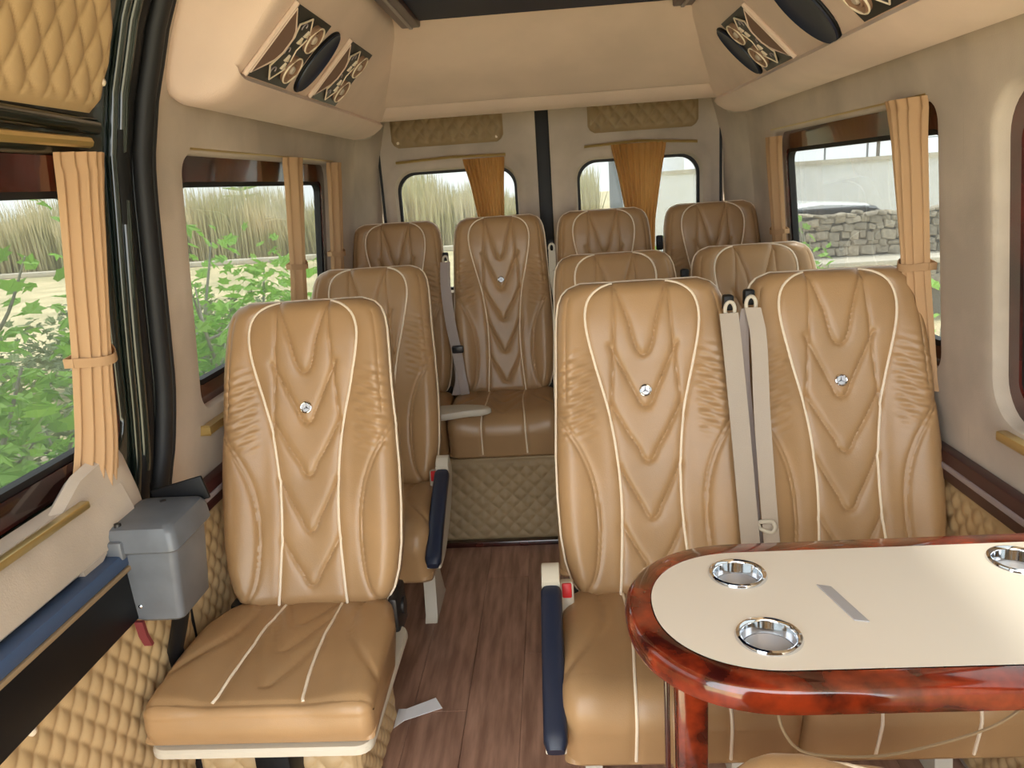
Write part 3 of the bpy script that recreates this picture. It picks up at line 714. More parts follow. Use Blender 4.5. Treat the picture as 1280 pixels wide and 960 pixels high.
# cream top with round openings for the cup holders
CUPS = [(0.285, 0.995), (0.283, 1.178), (0.748, 1.190)]
bm = bmesh.new()
oc = [bm.verts.new((x, y, TZ+0.0005)) for x, y in table_outline(0.043)]
edges = [bm.edges.new((oc[i], oc[(i+1) % len(oc)])) for i in range(len(oc))]
for cx, cy in CUPS:
    c = [bm.verts.new((cx+0.040*math.cos(a), cy+0.040*math.sin(a), TZ+0.0005)) for a in np.linspace(0, 2*math.pi, 28, endpoint=False)]
    edges += [bm.edges.new((c[i], c[(i+1) % 28])) for i in range(28)]
bmesh.ops.triangle_fill(bm, edges=edges, use_beauty=True); bm.verts.index_update()
vv = [v_.co[:] for v_ in bm.verts]; ff = [[x.index for x in f_.verts] for f_ in bm.faces]; bm.free()
mk('table_top', vv, ff, 'cream_top', t, smooth=False)
for cx, cy in CUPS:
    v, f = g_lathe([(0.034, TZ-0.026), (0.038, TZ-0.018), (0.0385, TZ+0.001), (0.040, TZ+0.0045), (0.043, TZ+0.0062), (0.0465, TZ+0.005), (0.0485, TZ+0.0005), (0.0485, TZ-0.001)], (cx, cy, 0), 40, cap=False)
    ch = mk('cup_holder', v, f, 'chrome', t)
    v, f = g_lathe([(0.0, TZ-0.023), (0.034, TZ-0.023), (0.037, TZ-0.018)], (cx, cy, 0), 32); mk('cup_floor', v, f, 'silver', ch)
a0, a1 = Vector((0.405, 1.135, TZ)), Vector((0.432, 1.022, TZ)); dx = (a1-a0).normalized(); nx = Vector((-dx.y, dx.x, 0))
poly = [a0-nx*0.006, a0+nx*0.012+dx*0.012, a1+nx*0.008, a1-nx*0.010-dx*0.010]
v, f = g_extrude(poly, (0, 0, 0.0025)); mk('metal_plate', v, f, 'silver', t, smooth=False, kind=None)
box('table_leg', (0.150, 0.985, 0.0), (0.197, 1.045, TZ-0.04), 'burl', t, bev=0.006)
box('leg_strip', (0.136, 1.02, 0.0), (0.144, 1.035, TZ-0.04), 'burl_dark', t, bev=0.002)
box('wall_bracket', (0.84, 0.95, 0.62), (0.90, 1.22, TZ-0.042), 'burl_dark', t, bev=0.004)
cab = spline([(0.27, 0.90, 0.70), (0.275, 0.89, 0.665), (0.295, 0.885, 0.635), (0.325, 0.88, 0.628), (0.40, 0.88, 0.625), (0.47, 0.88, 0.640), (0.55, 0.885, 0.665), (0.60, 0.89, 0.70)], 50)
tag(tube('cable', cab, 0.0022, 'stitch', n=6), 'thin tan cable drooping below the table rim', 'cable')

# ------------------------------------------------------------------ seat belts
def belt_hook(parent, x, y, z):
    g = G(); g.add(*g_tube([Vector((x, y, z))+Vector((0.011*math.cos(a), 0, 0.018*math.sin(a))) for a in np.linspace(0, 2*math.pi, 20, endpoint=False)], 0.0045, 8, closed=True))
    mk('belt_guide', g.v, g.f, 'shell', parent); mk('guide_clip', *g_box((x-0.013, y+0.004, z-0.004), (x+0.011, y+0.03, z+0.032), 0.005), 'black', parent)
sb = thing('seat_belt', 'grey seat belt beside the aisle seat of the table pair', 'seat belt', (0.40, 1.72, 0), 'hanging seat belts')
belt_hook(sb, 0.400, 1.765, 1.085)
ribbon('webbing', spline([(0.396, 1.757, 1.078), (0.398, 1.735, 1.02), (0.406, 1.69, 0.85), (0.415, 1.645, 0.65), (0.424, 1.60, 0.45), (0.43, 1.60, 0.36)], 30), (1, 0.1, 0), 0.044, 'belt', sb)
ribbon('rear_webbing', spline([(0.408, 1.775, 1.078), (0.425, 1.755, 0.95), (0.44, 1.70, 0.7), (0.452, 1.66, 0.5), (0.455, 1.655, 0.36)], 24), (0.5, 1, 0), 0.034, 'belt2', sb)
sb = thing('seat_belt', 'grey seat belt with clasp beside the window seat of the table pair', 'seat belt', (0.455, 1.72, 0), 'hanging seat belts')
belt_hook(sb, 0.448, 1.765, 1.095)
ribbon('webbing', spline([(0.450, 1.757, 1.088), (0.458, 1.735, 1.03), (0.458, 1.69, 0.85), (0.464, 1.645, 0.65), (0.474, 1.61, 0.45), (0.475, 1.605, 0.36)], 30), (1, -0.35, 0), 0.036, 'belt', sb)
ribbon('rear_webbing', spline([(0.440, 1.775, 1.085), (0.432, 1.765, 1.05), (0.430, 1.73, 0.9), (0.445, 1.68, 0.66), (0.456, 1.62, 0.45), (0.456, 1.62, 0.36)], 24), (1, 0.6, 0), 0.030, 'belt2', sb)
ring = spline([(0.440, 1.642, 0.606), (0.468, 1.628, 0.612), (0.474, 1.624, 0.600), (0.466, 1.624, 0.588), (0.444, 1.640, 0.590)], 20)
tube('clasp', ring, 0.005, 'shell', sb, closed=True)
sb = thing('seat_belt', 'lilac grey seat belt with buckle on the rear corner seat', 'seat belt', (-0.45, 3.1, 0), 'hanging seat belts')
ribbon('webbing', spline([(-0.455, 3.20, 1.10), (-0.452, 3.13, 1.0), (-0.440, 3.10, 0.85), (-0.418, 3.08, 0.70), (-0.415, 3.06, 0.62), (-0.435, 3.05, 0.56)], 26), (1, 0.1, 0), 0.042, 'belt2', sb)
ribbon('loose_webbing', spline([(-0.418, 3.07, 0.70), (-0.405, 3.06, 0.62), (-0.395, 3.03, 0.565)], 12), (1, 0.5, 0), 0.038, 'belt2', sb)
box('buckle', (-0.440, 3.062, 0.735), (-0.392, 3.085, 0.765), 'metal', sb, bev=0.005)
belt_hook(sb, -0.455, 3.215, 1.105)
sb = thing('seat_belt', 'pale seat belt between the rear aisle seat and the pole-side seat', 'seat belt', (-0.005, 3.1, 0), 'hanging seat belts')
belt_hook(sb, -0.006, 3.20, 1.13)
belt_hook(sb, -0.006, 3.19, 1.02)
ribbon('webbing', spline([(-0.006, 3.195, 1.12), (-0.006, 3.185, 1.02), (0.006, 3.14, 0.9), (0.012, 3.10, 0.7), (0.0, 3.09, 0.58)], 24), (1, 0.3, 0), 0.030, 'shell', sb)
for (x, y, z, lb) in ((0.437, 3.19, 1.125, 'black belt guide between the rear pole-side seat and the corner seat'), (0.430, 2.55, 1.06, 'black belt guide between the middle pair of seats'), (-0.860, 2.50, 1.07, 'black belt guide beside the single seat with navy armrest')):
    g = G(); g.add(*g_box((x-0.014, y-0.012, z-0.03), (x+0.014, y+0.012, z+0.03), 0.007)); g.add(*g_lathe([(0.008, 0), (0.008, 0.012)], (x, y-0.012, z), 12, Matrix.Rotation(math.radians(90), 3, 'X')))
    tag(mk('belt_guide', g.v, g.f, 'black'), lb, 'belt guide')

# pale pad on the rear seat, paper on the floor
poly = spline([(-0.47, 2.83), (-0.40, 2.835), (-0.31, 2.815), (-0.275, 2.79), (-0.268, 2.765), (-0.29, 2.745), (-0.36, 2.735), (-0.46, 2.70), (-0.485, 2.72), (-0.485, 2.80), (-0.47, 2.83)], 48)[:-1]
c = poly.mean(0); z0 = 0.556
v, f = g_loft([[(c[0]+(x-c[0])*s, c[1]+(y-c[1])*s, z0+dz) for x, y in poly] for s, dz in ((0.9, 0), (1.0, 0.006), (1.0, 0.018), (0.94, 0.025), (0.8, 0.027))])
tag(mk('armrest_cover', v, f, 'shell'), 'pale rounded flat cover lying on the rear aisle-facing seat', 'cover')
pg = [(-0.502, 1.722), (-0.500, 1.815), (-0.480, 1.800), (-0.395, 1.852), (-0.372, 1.800), (-0.445, 1.735), (-0.478, 1.752)]
P1 = [(-0.497, 1.725, 0.002), (-0.497, 1.800, 0.004), (-0.472, 1.790, 0.012), (-0.470, 1.745, 0.010)]
P2 = [(-0.470, 1.745, 0.010), (-0.472, 1.790, 0.012), (-0.398, 1.842, 0.006), (-0.374, 1.800, 0.004)]
g = G()
for q in (P1, P2): v, f = g_extrude(q, (0, 0, -0.0012)); g.add(v, f)
tag(mk('paper_scrap', g.v, g.f, 'paper', smooth=False), 'crumpled white paper slip on the wooden aisle floor', 'paper')

# ------------------------------------------------------------------ grey box by the sliding door
gb = thing('control_box', 'grey plastic box with lid on a black post by the sliding door', 'box', (-0.79, 1.30, 0))
R = []
for z, x0, x1, y0, y1 in ((0.632, -0.836, -0.748, 1.265, 1.375), (0.639, -0.840, -0.742, 1.258, 1.382), (0.80, -0.852, -0.728, 1.250, 1.388), (0.805, -0.852, -0.728, 1.250, 1.388)):
    R.append([(x, y, z) for x, y in rrect(x0, x1, y0, y1, 0.014, 4)])
v, f = g_loft(R); mk('box_body', v, f, 'greybox', gb)
R = []
for z, e in ((0.786, 0.006), (0.790, 0.009), (0.822, 0.006), (0.832, 0.0), (0.835, -0.014)):
    R.append([(x, y, z+0.03*(y-1.31)) for x, y in rrect(-0.854-e, -0.728+e, 1.248-e, 1.390+e, 0.016, 4)])
v, f = g_loft(R); mk('lid', v, f, 'greybox', gb)
mk('latch', *g_box((-0.860, 1.232, 0.775), (-0.818, 1.252, 0.812), 0.006), 'greybox', gb)
for (x, y) in ((-0.835, 1.262), (-0.80, 1.366)):
    v, f = g_lathe([(0, 0.839), (0.006, 0.838), (0.007, 0.83)], (x, y, 0), 12); mk('screw', v, f, 'metal', gb)
v, f = g_lathe([(0, 0.006), (0.004, 0.004), (0.005, 0)], (-0.82, 1.259, 0.668), 10, Matrix.Rotation(math.radians(90), 3, 'X')); mk('screw', v, f, 'chrome', gb)
box('bracket', (-0.835, 1.394, 0.812), (-0.722, 1.402, 0.862), 'black', gb, bev=0.003, rot=Matrix.Rotation(math.radians(-14), 3, 'Y'))
v, f = g_tube([(-0.79, 1.355, 0.63), (-0.825, 1.38, 0.55), (-0.864, 1.41, 0.47), (-0.871, 1.44, 0.3), (-0.871, 1.44, 0.0)], 0.017, 10); mk('post', v, f, 'black', gb)
ribbon('strap', [(-0.825, 1.25, 0.64), (-0.822, 1.25, 0.61), (-0.816, 1.252, 0.588)], (1, 0, 0), 0.016, 'reddark', gb, th=0.008)

# ------------------------------------------------------------------ curtains
def curtain(label, P, n, rows, m, tie=None, group='tied van curtains', amp=0.014, tilt=0.0, bulge=0.0):
    """P(s,z,d)->xyz ; rows: list of (z, s0, s1)"""
    zs = np.array([r[0] for r in rows]); Z = np.linspace(zs[0], zs[-1], 60)
    s0 = np.interp(-Z, -zs, [r[1] for r in rows]); s1 = np.interp(-Z, -zs, [r[2] for r in rows])
    ker = np.ones(7)/7
    s0 = np.convolve(np.pad(s0, 3, 'edge'), ker, 'valid'); s1 = np.convolve(np.pad(s1, 3, 'edge'), ker, 'valid')
    nc = n*12; X = np.zeros((60, nc, 3)); w0 = s1[0]-s0[0]
    for i in range(60):
        wd = s1[i]-s0[i]
        for j in range(nc):
            q = j/(nc-1); ph = 2*math.pi*n*q+0.5*math.sin(7*q)
            a = amp*(0.75+0.35*math.sin(5.1*q+1.0))*(0.55 if i < 3 else 1.0)
            s = s0[i]+wd*q; d = a*math.sin(ph)*(1+0.12*math.sin(i*0.2+9*q))+amp+bulge*math.sin(math.pi*min(1, q*1.0+0.02))
            X[i, j] = P(s, Z[i]+(tilt*(q-0.5) if i > 55 else 0), d)
    t = thing('curtain', label, 'curtain', tuple(P((s0[-1]+s1[-1])/2, Z[-1], 0)), group)
    v, f = g_grid(X); c = mk('drape', v, f, m, t, autosmooth=False)
    if tie:
        i = int(np.argmin(np.abs(Z-tie))); a, b = s0[i]-0.004, s1[i]+0.004
        pts = [P(a+(b-a)*q, Z[i]-0.012*math.sin(math.pi*q)+0.015*q, amp*2.35+bulge*math.sin(math.pi*q)) for q in np.linspace(0, 1, 14)]+[P(b-(b-a)*q, Z[i]+0.015-0.015*q, -0.002) for q in np.linspace(0, 1, 8)]
        pts = pts+[pts[0]]; ribbon('tieback', pts, (0, 0, 1), 0.017, m, t, th=0.003)
    return t
def PS(side, off): return lambda s, z, d: (side*(prof(z)-off-d), s, z)
curtain('tan pleated curtain tied at the sliding door window', PS(-1, -0.035), 8, [(1.505, 1.335, 1.485), (1.44, 1.335, 1.455), (1.16, 1.315, 1.415), (1.12, 1.310, 1.41), (0.98, 1.29, 1.41), (0.865, 1.245, 1.40)], 'cloth', 1.14, amp=0.0065, tilt=0.05, bulge=0.045)
curtain('slim tan curtain hanging mid window beside the single seats', PS(-1, -0.005), 4, [(1.525, 2.42, 2.60), (1.45, 2.435, 2.575), (1.19, 2.445, 2.545), (1.17, 2.445, 2.545), (0.90, 2.42, 2.57)], 'cloth', 1.185, amp=0.006, bulge=0.035)
curtain('slim tan curtain at the rear corner behind the single seats', PS(-1, -0.005), 4, [(1.52, 2.90, 3.06), (1.45, 2.915, 3.05), (1.19, 2.92, 3.03), (1.17, 2.92, 3.03), (0.90, 2.89, 3.06)], 'cloth', 1.185, amp=0.006, bulge=0.035)
curtain('tan pleated curtain tied at the window beside the table pair', PS(1, -0.010), 7, [(1.525, 1.79, 2.00), (1.45, 1.80, 1.95), (1.17, 1.80, 1.895), (1.14, 1.80, 1.89), (1.0, 1.785, 1.905), (0.86, 1.77, 1.92)], 'cloth', 1.155, amp=0.0065, bulge=0.045)
curtain('slim tan curtain at the rear corner by the paired seats', PS(1, -0.005), 4, [(1.50, 2.86, 3.03), (1.42, 2.88, 3.02), (1.17, 2.89, 3.0), (1.14, 2.89, 3.0), (0.90, 2.86, 3.03)], 'cloth', 1.16, amp=0.006, bulge=0.035)
def PR(s, z, d): return (s, YR-0.022-d, z)
curtain('amber curtain gathered at the rear window looking on reeds', PR, 9, [(1.518, -0.385, -0.195), (1.40, -0.355, -0.205), (1.20, -0.325, -0.215), (1.0, -0.32, -0.215)], 'cloth_gold', None, amp=0.012)
curtain('amber curtain gathered at the rear window near the pole', PR, 9, [(1.535, 0.275, 0.520), (1.40, 0.305, 0.495), (1.20, 0.34, 0.465), (1.0, 0.345, 0.46)], 'cloth_gold', None, amp=0.012)
def rod(name, pts, r, label):
    return tag(tube(name, pts, r, 'gold'), label, 'curtain rail', 'curtain rails')
rod('curtain_rail', [(-0.685, YR-0.03, 1.522), (-0.44, YR-0.032, 1.532), (-0.19, YR-0.03, 1.527)], 0.006, 'thin brass curtain rail over the rear window looking on reeds')
rod('curtain_rail', [(0.16, YR-0.03, 1.535), (0.40, YR-0.032, 1.545), (0.655, YR-0.03, 1.525)], 0.006, 'thin brass curtain rail over the rear window near the pole')
rod('curtain_rail', [SP(-1, y, 1.522, 0.0) for y in (0.2, 0.8, 1.40)], 0.010, 'pale brass curtain rail over the sliding door window')
rod('curtain_rail', [SP(-1, y, 1.528, 0.004) for y in (1.80, 2.4, 3.0)], 0.005, 'brass curtain rail over the window by the single seats')
rod('curtain_rail', [SP(1, y, 1.528, 0.004) for y in (1.80, 2.4, 3.0)], 0.005, 'brass curtain rail over the window by the paired seats')

# ------------------------------------------------------------------ overhead service panels and speakers
def face_frame(side, y):
    o = Vector((side*dface[0][0], y, dface[0][1])); a = Vector((0, 1, 0)); b = (Vector((side*dface[1][0], y, dface[1][1]))-o).normalized()
    n = Vector((-side, 0, 0)); n = (n-b*(n @ b)).normalized()
    return lambda u, v, h=0.0: o+a*u+b*v+n*h
def slab(name, F, poly, h0, h1, m, parent, **k):
    v = [F(u, w, h0) for u, w in poly]+[F(u, w, h1) for u, w in poly]; n = len(poly)
    return mk(name, v, [tuple(range(n)), tuple(range(n, 2*n))]+[(i, (i+1) % n, n+(i+1) % n, n+i) for i in range(n)], m, parent, smooth=False, **k)
def service_panel(side, y, label, ln=0.27, skew=0.10):
    F0 = face_frame(side, y); F = lambda u, v, h=0.0: F0(u+skew*(v/0.186)*0.5, v, h)
    t = thing('service_panel', label, 'overhead panel', tuple(F(0, 0, 0)), 'overhead service panels')
    slab('backing_plate', F, [(0, 0.0), (ln, 0.0), (ln, 0.186), (0, 0.186)], -0.004, 0.003, 'panelblack', t)
    g1 = [(0.004, 0.012), (0.004, 0.176), (0.075, 0.135), (0.09, 0.115), (0.09, 0.078), (0.075, 0.055)]
    slab('speaker_grille', F, g1, 0.003, 0.011, 'grille', t)
    tube('grille_trim', [F(u, w, 0.010) for u, w in g1], 0.0035, 'peach', t, n=6, closed=True)
    tube('edge_trim', [F(0.0, w, 0.006) for w in np.linspace(0.0, 0.186, 8)], 0.006, 'peach', t, n=8)
    g2 = [(0.085, 0.15), (0.13, 0.175), (0.178, 0.135), (0.16, 0.095), (0.178, 0.05), (0.13, 0.01), (0.085, 0.04), (0.102, 0.075), (0.102, 0.12)]
    slab('button_panel', F, g2, 0.003, 0.007, 'metal', t)
    tube('button_trim', [F(u, w, 0.007) for u, w in g2], 0.0024, 'piping', t, n=6, closed=True)
    for (u, w) in ((0.150, 0.138), (0.140, 0.118), (0.140, 0.070), (0.150, 0.050)):
        slab('push_button', F, [(u-0.008, w-0.008), (u+0.010, w-0.006), (u, w+0.010)], 0.006, 0.012, 'piping', t)
    for w in (0.032, 0.085, 0.150):
        tube('switch_arc', [F(0.116+0.010*math.cos(q), w+0.010*math.sin(q), 0.008) for q in np.linspace(0, 4, 10)], 0.0016, 'greystripe', t, n=5)
    body = [(0.18+0.045*math.cos(q), 0.093+0.088*math.sin(q)) for q in np.linspace(0, 2*math.pi, 28, endpoint=False)]
    for w in (0.050, 0.136):
        nrm = (F(0, 0, 1)-F(0, 0, 0)); ax = nrm.to_track_quat('Z', 'Y').to_matrix()
        v, f = g_lathe([(0.0, 0.004), (0.012, 0.006), (0.014, 0.013), (0.018, 0.014), (0.020, 0.009), (0.025, 0.010), (0.031, 0.015), (0.034, 0.013), (0.035, 0.0)], F(0.205, w), 30, ax)
        lm = mk('reading_lamp', v, f, 'lampring', t)
        v, f = g_lathe([(0.0, 0.016), (0.008, 0.016), (0.011, 0.012), (0.011, 0.006)], F(0.205, w), 20, ax); mk('lamp_lens', v, f, 'suede', lm)
        tube('lamp_rim', [F(0.205+0.034*math.cos(q), w+0.034*math.sin(q), 0.0135) for q in np.linspace(0, 2*math.pi, 30, endpoint=False)], 0.0022, 'piping', lm, n=6, closed=True)
    return t
def oval(side, y, label, ru=0.055, rv=0.088):
    F0 = face_frame(side, y); F = lambda u, v, h=0.0: F0(u+0.10*(v/0.186)*0.5, v, h)
    t = thing('oval_speaker', label, 'speaker', tuple(F(0, 0.093)), 'oval overhead speakers')
    el = lambda k, h, n=36: [F(k*ru*math.cos(q), 0.093+k*rv*math.sin(q), h) for q in np.linspace(0, 2*math.pi, n, endpoint=False)]
    v, f = g_loft([el(1.0, -0.004), el(1.02, 0.006), el(0.97, 0.011), el(0.88, 0.007), el(0.5, 0.004)]); mk('cone', v, f, 'navy', t)
    tube('rim', el(1.0, 0.004), 0.004, 'black', t, n=8, closed=True)
    return t
service_panel(-1, 1.70, 'overhead panel with lamps on the single side, end nearest the sliding door')
oval(-1, 2.04, 'black oval speaker between the two overhead panels on the single side')
service_panel(-1, 2.15, 'overhead panel with lamps on the single side, end nearest the rear')
service_panel(1, 2.10, 'overhead panel with lamps above the middle pair of seats')
oval(1, 2.42, 'black oval speaker behind the lamps above the middle pair of seats')
oval(1, 1.84, 'large black oval speaker above the pair by the table', 0.085, 0.105)
service_panel(1, 1.40, 'overhead panel with lamps above the table')

# ------------------------------------------------------------------ outside
GZ = -0.70
g = G(); g.add(*g_box((-80, -30, GZ-0.3), (80, 120, GZ), 0)); struct(mk('ground', g.v, g.f, 'ground', smooth=False), 'dry grassy ground around the van')
# reeds: dense band behind the van
def reeds(label, spans, count, hmin, hmax):
    v = []; f = []
    for i in range(count):
        (xa, ya, xb, yb, dep) = spans[i % len(spans)]; t = random.random(); q = random.random()*dep
        x = xa+(xb-xa)*t; y = ya+(yb-ya)*t; L_ = math.hypot(xb-xa, yb-ya); x += -(yb-ya)/L_*q; y += (xb-xa)/L_*q
        h = random.uniform(hmin, hmax)*(0.85+0.15*math.sin(x*0.9)+0.1*math.sin(x*2.3+1)); w = random.uniform(0.012, 0.03); a = random.uniform(0, math.pi); lx, ly = random.gauss(0, 0.16), random.gauss(0, 0.16)
        c, s = math.cos(a)*w, math.sin(a)*w; b = len(v)
        v += [(x-c, y-s, GZ), (x+c, y+s, GZ), (x-c+lx*0.4, y-s+ly*0.4, GZ+h*0.6), (x+c+lx*0.4, y+s+ly*0.4, GZ+h*0.6), (x+lx, y+ly, GZ+h)]
        f += [(b, b+1, b+3, b+2), (b+2, b+3, b+4)]
    me = bpy.data.meshes.new('reeds'); me.from_pydata(v, [], f); me.materials.append(M['reed']); o = bpy.data.objects.new('reeds', me); COL.objects.link(o)
    o['kind'] = 'stuff'; tag(o, label, 'reeds')
reeds('tall dry reeds growing behind the van', [(-24, 27, 1.7, 27, 5), (-30, 6, -24, 27, 3)], 32000, 1.9, 3.0)
o = box('low_wall', (-26, 26.2, GZ), (-3.0, 26.6, 0.02-0.55), 'ledge', bev=0.03); tag(o, 'low pale wall running along the foot of the reeds', 'wall')
# fig trees
def leaf_maker():
    pts = []
    for k in range(5):
        a = math.radians(-100+50*k); r = (0.55, 0.8, 1.0, 0.8, 0.55)[k]
        pts.append((r*math.sin(a), 0.25+0.75*r*math.cos(a)))
        if k < 4:
            a2 = math.radians(-75+50*k); pts.append((0.38*math.sin(a2), 0.25+0.38*math.cos(a2)))
    out = [(0, 0, 0)]+[(x*0.065, y*0.075, -0.010*(x*x)+0.012*math.sin(3*y)) for x, y in pts]
    return [(x, y, z) for x, y, z in out], [(0, i, i+1) for i in range(1, len(out)-1)]
leaf_me = shared('fig_leaf', leaf_maker, 'leaf')
def fig(label, base, tips, nleaf, ls=1.0, spread=0.28, extra=0):
    t = thing('fig_tree', label, 'tree', base, 'fig trees outside')
    g = G(); ends = []; B = Vector(base)
    for tip in tips:
        T_ = Vector(tip); mid = (B+T_)/2+Vector((random.uniform(-.12, .12), random.uniform(-.12, .12), random.uniform(-0.1, .12)))
        path = spline([tuple(B), tuple((B*2+mid)/3+Vector((random.uniform(-.05, .05),)*3)), tuple(mid), tuple(T_)], 18)
        g.add(*g_tube(path, np.linspace(0.026, 0.007, 18), 6)); ends += [Vector(p) for p in path[6:]]
        for q in range(3):
            s = Vector(path[random.randint(7, 15)]); e = s+Vector((random.uniform(-.35, .35), random.uniform(-.35, .35), random.uniform(0.0, .4)))
            pp = spline([tuple(s), tuple((s+e)/2+Vector((0, 0, -.04))), tuple(e)], 8); g.add(*g_tube(pp, np.linspace(0.011, 0.004, 8), 5)); ends += [Vector(x) for x in pp[3:]]
    mk('branches', g.v, g.f, 'bark', t)
    for i in range(nleaf):
        p = random.choice(ends)+Vector((random.gauss(0, spread*.4), random.gauss(0, spread*.4), random.gauss(0, spread*.35)))
        o = bpy.data.objects.new('leaf', leaf_me); COL.objects.link(o); o.parent = t; o.location = p-B
        sc = ls*random.uniform(0.7, 1.35); o.scale = (sc, sc, sc); o.rotation_euler = (random.uniform(-0.9, 0.9), random.uniform(-0.7, 0.7), random.uniform(0, 6.28))
    if extra:
        vv, ff = leaf_maker(); lv = np.array(vv); V_ = []; F_ = []
        for i in range(extra):
            p = np.array(random.choice(ends))+np.array([random.gauss(0, spread*.7), random.gauss(0, spread*.7), random.gauss(0, spread*.6)])-np.array(base)
            Rm = np.array(Matrix.Rotation(random.uniform(0, 6.28), 3, 'Z') @ Matrix.Rotation(random.uniform(-.9, .9), 3, 'X') @ Matrix.Rotation(random.uniform(-.7, .7), 3, 'Y'))
            q = lv*ls*random.uniform(.7, 1.3) @ Rm.T+p; b = len(V_); V_ += q.tolist(); F_ += [tuple(k+b for k in f_) for f_ in ff]
        mk('foliage', V_, F_, 'leaf', t, local=True, kind='stuff')
    return t
fig('leafy fig tree close outside the sliding door window', (-2.7, 2.6, GZ), [(-2.1, 2.2, 0.9), (-2.3, 2.8, 1.15), (-2.0, 2.9, 0.55), (-2.4, 3.2, 0.75), (-1.9, 2.3, 0.35), (-2.6, 3.4, 1.05), (-1.8, 2.7, 0.1), (-2.2, 3.1, 0.2), (-2.5, 2.4, 0.5), (-2.9, 3.6, 0.6), (-3.0, 3.0, 0.2), (-2.4, 2.9, -0.2), (-2.0, 2.2, -0.1), (-2.9, 3.4, 0.9)], 300, 1.2, 0.40, 2200)
fig('leafy fig tree outside the window by the single seats', (-2.3, 4.9, GZ), [(-2.1, 4.3, 0.9), (-2.3, 5.1, 1.15), (-1.9, 4.6, 0.6), (-2.15, 5.6, 0.95), (-1.95, 4.8, 0.25), (-1.75, 4.2, 0.1), (-1.7, 4.9, 0.75), (-2.5, 5.3, 0.7), (-2.2, 4.6, 0.45), (-2.4, 5.4, 0.1), (-2.0, 4.4, -0.2)], 280, 1.2, 0.34, 1400)
fig('leafy shrub outside the window beside the stone wall', (3.1, 9.4, GZ), [(2.9, 9.3, 0.75), (3.1, 9.5, 0.55), (2.8, 9.2, 0.35), (3.3, 9.4, 0.2)], 90, 1.5)
fig('small green shrub low outside the window by the table pair', (2.3, 4.5, GZ), [(2.2, 4.4, 0.55), (2.35, 4.6, 0.35), (2.15, 4.6, 0.2)], 60)
fig('bright green shrub behind the rear window near the pole', (0.95, 6.4, GZ), [(1.0, 6.3, 0.95), (1.15, 6.5, 0.85), (0.85, 6.4, 0.7), (1.2, 6.3, 0.5)], 80, 1.1)
# low undergrowth behind the fig trees
vv, ff = leaf_maker(); lv = np.array(vv); V_ = []; F_ = []
for i in range(5200):
    t_ = random.random(); p = np.array([-2.9-3.4*random.random()-1.2*t_, 2.6+9.5*t_, 0.0]); p[2] = GZ+random.random()**0.7*(0.75+0.3*math.sin(p[0]*1.7)*math.sin(p[1]*1.3))
    Rm = np.array(Matrix.Rotation(random.uniform(0, 6.28), 3, 'Z') @ Matrix.Rotation(random.uniform(-1.1, 1.1), 3, 'X'))
    q = lv*random.uniform(1.0, 1.9) @ Rm.T+p; b = len(V_); V_ += q.tolist(); F_ += [tuple(k+b for k in f_) for f_ in ff]
o = mk('undergrowth', V_, F_, 'scrub', kind='stuff'); tag(o, 'low grey-green scrub on the ground behind the fig trees', 'scrub')
# stone wall with a pale ledge
sw = thing('stone_wall', 'dry stone wall with a pale ledge in front of the white building', 'wall', (5, 11, GZ))
box('wall_core', (2.4, 11.06, GZ), (9.0, 11.45, 0.66), 'mortar', sw, bev=0)
box('ledge', (2.2, 10.30, 0.02), (9.0, 11.06, 0.10), 'ledge', sw, bev=0.02)
box('wall_core', (2.2, 10.42, GZ), (9.0, 11.06, 0.02), 'mortar', sw, bev=0)
def stone_maker(seed):
    r = random.Random(seed); bm = bmesh.new(); bmesh.ops.create_cube(bm, size=1)
    bmesh.ops.bevel(bm, geom=bm.edges[:], offset=0.16, segments=1, affect='EDGES')
    for v in bm.verts: v.co += Vector((r.uniform(-.07, .07), r.uniform(-.05, .05), r.uniform(-.07, .07)))
    bm.verts.index_update(); vv = [tuple(v.co) for v in bm.verts]; ff = [[x.index for x in f.verts] for f in bm.faces]; bm.free(); return vv, ff
STM = [shared('stone%d' % i, (lambda i=i: stone_maker(i)), 'stone') for i in range(6)]
def stones(x0, x1, z0, z1, y, sz, cap):
    z = z0; n = 0
    while z < z1-0.03 and n < cap:
        h = min(random.uniform(0.7, 1.2)*sz, z1-z); x = x0+random.uniform(-.1, 0)
        while x < x1 and n < cap:
            w = random.uniform(0.8, 2.0)*sz; o = bpy.data.objects.new('stone', random.choice(STM)); COL.objects.link(o); o.parent = sw
            hh = h*random.uniform(0.8, 1.25)
            o.location = Vector((x+w/2, y+random.uniform(-.025, .025), z+h/2+random.uniform(-.025, .025)))-Vector((5, 11, GZ)); o.scale = (w*1.0, 0.22, hh); o.rotation_euler = (0, random.uniform(-.22, .22), 0)
            x += w; n += 1
        z += h
stones(2.6, 6.6, 0.10, 0.70, 11.05, 0.115, 220); stones(2.6, 6.6, -0.30, 0.02, 10.42, 0.16, 70)
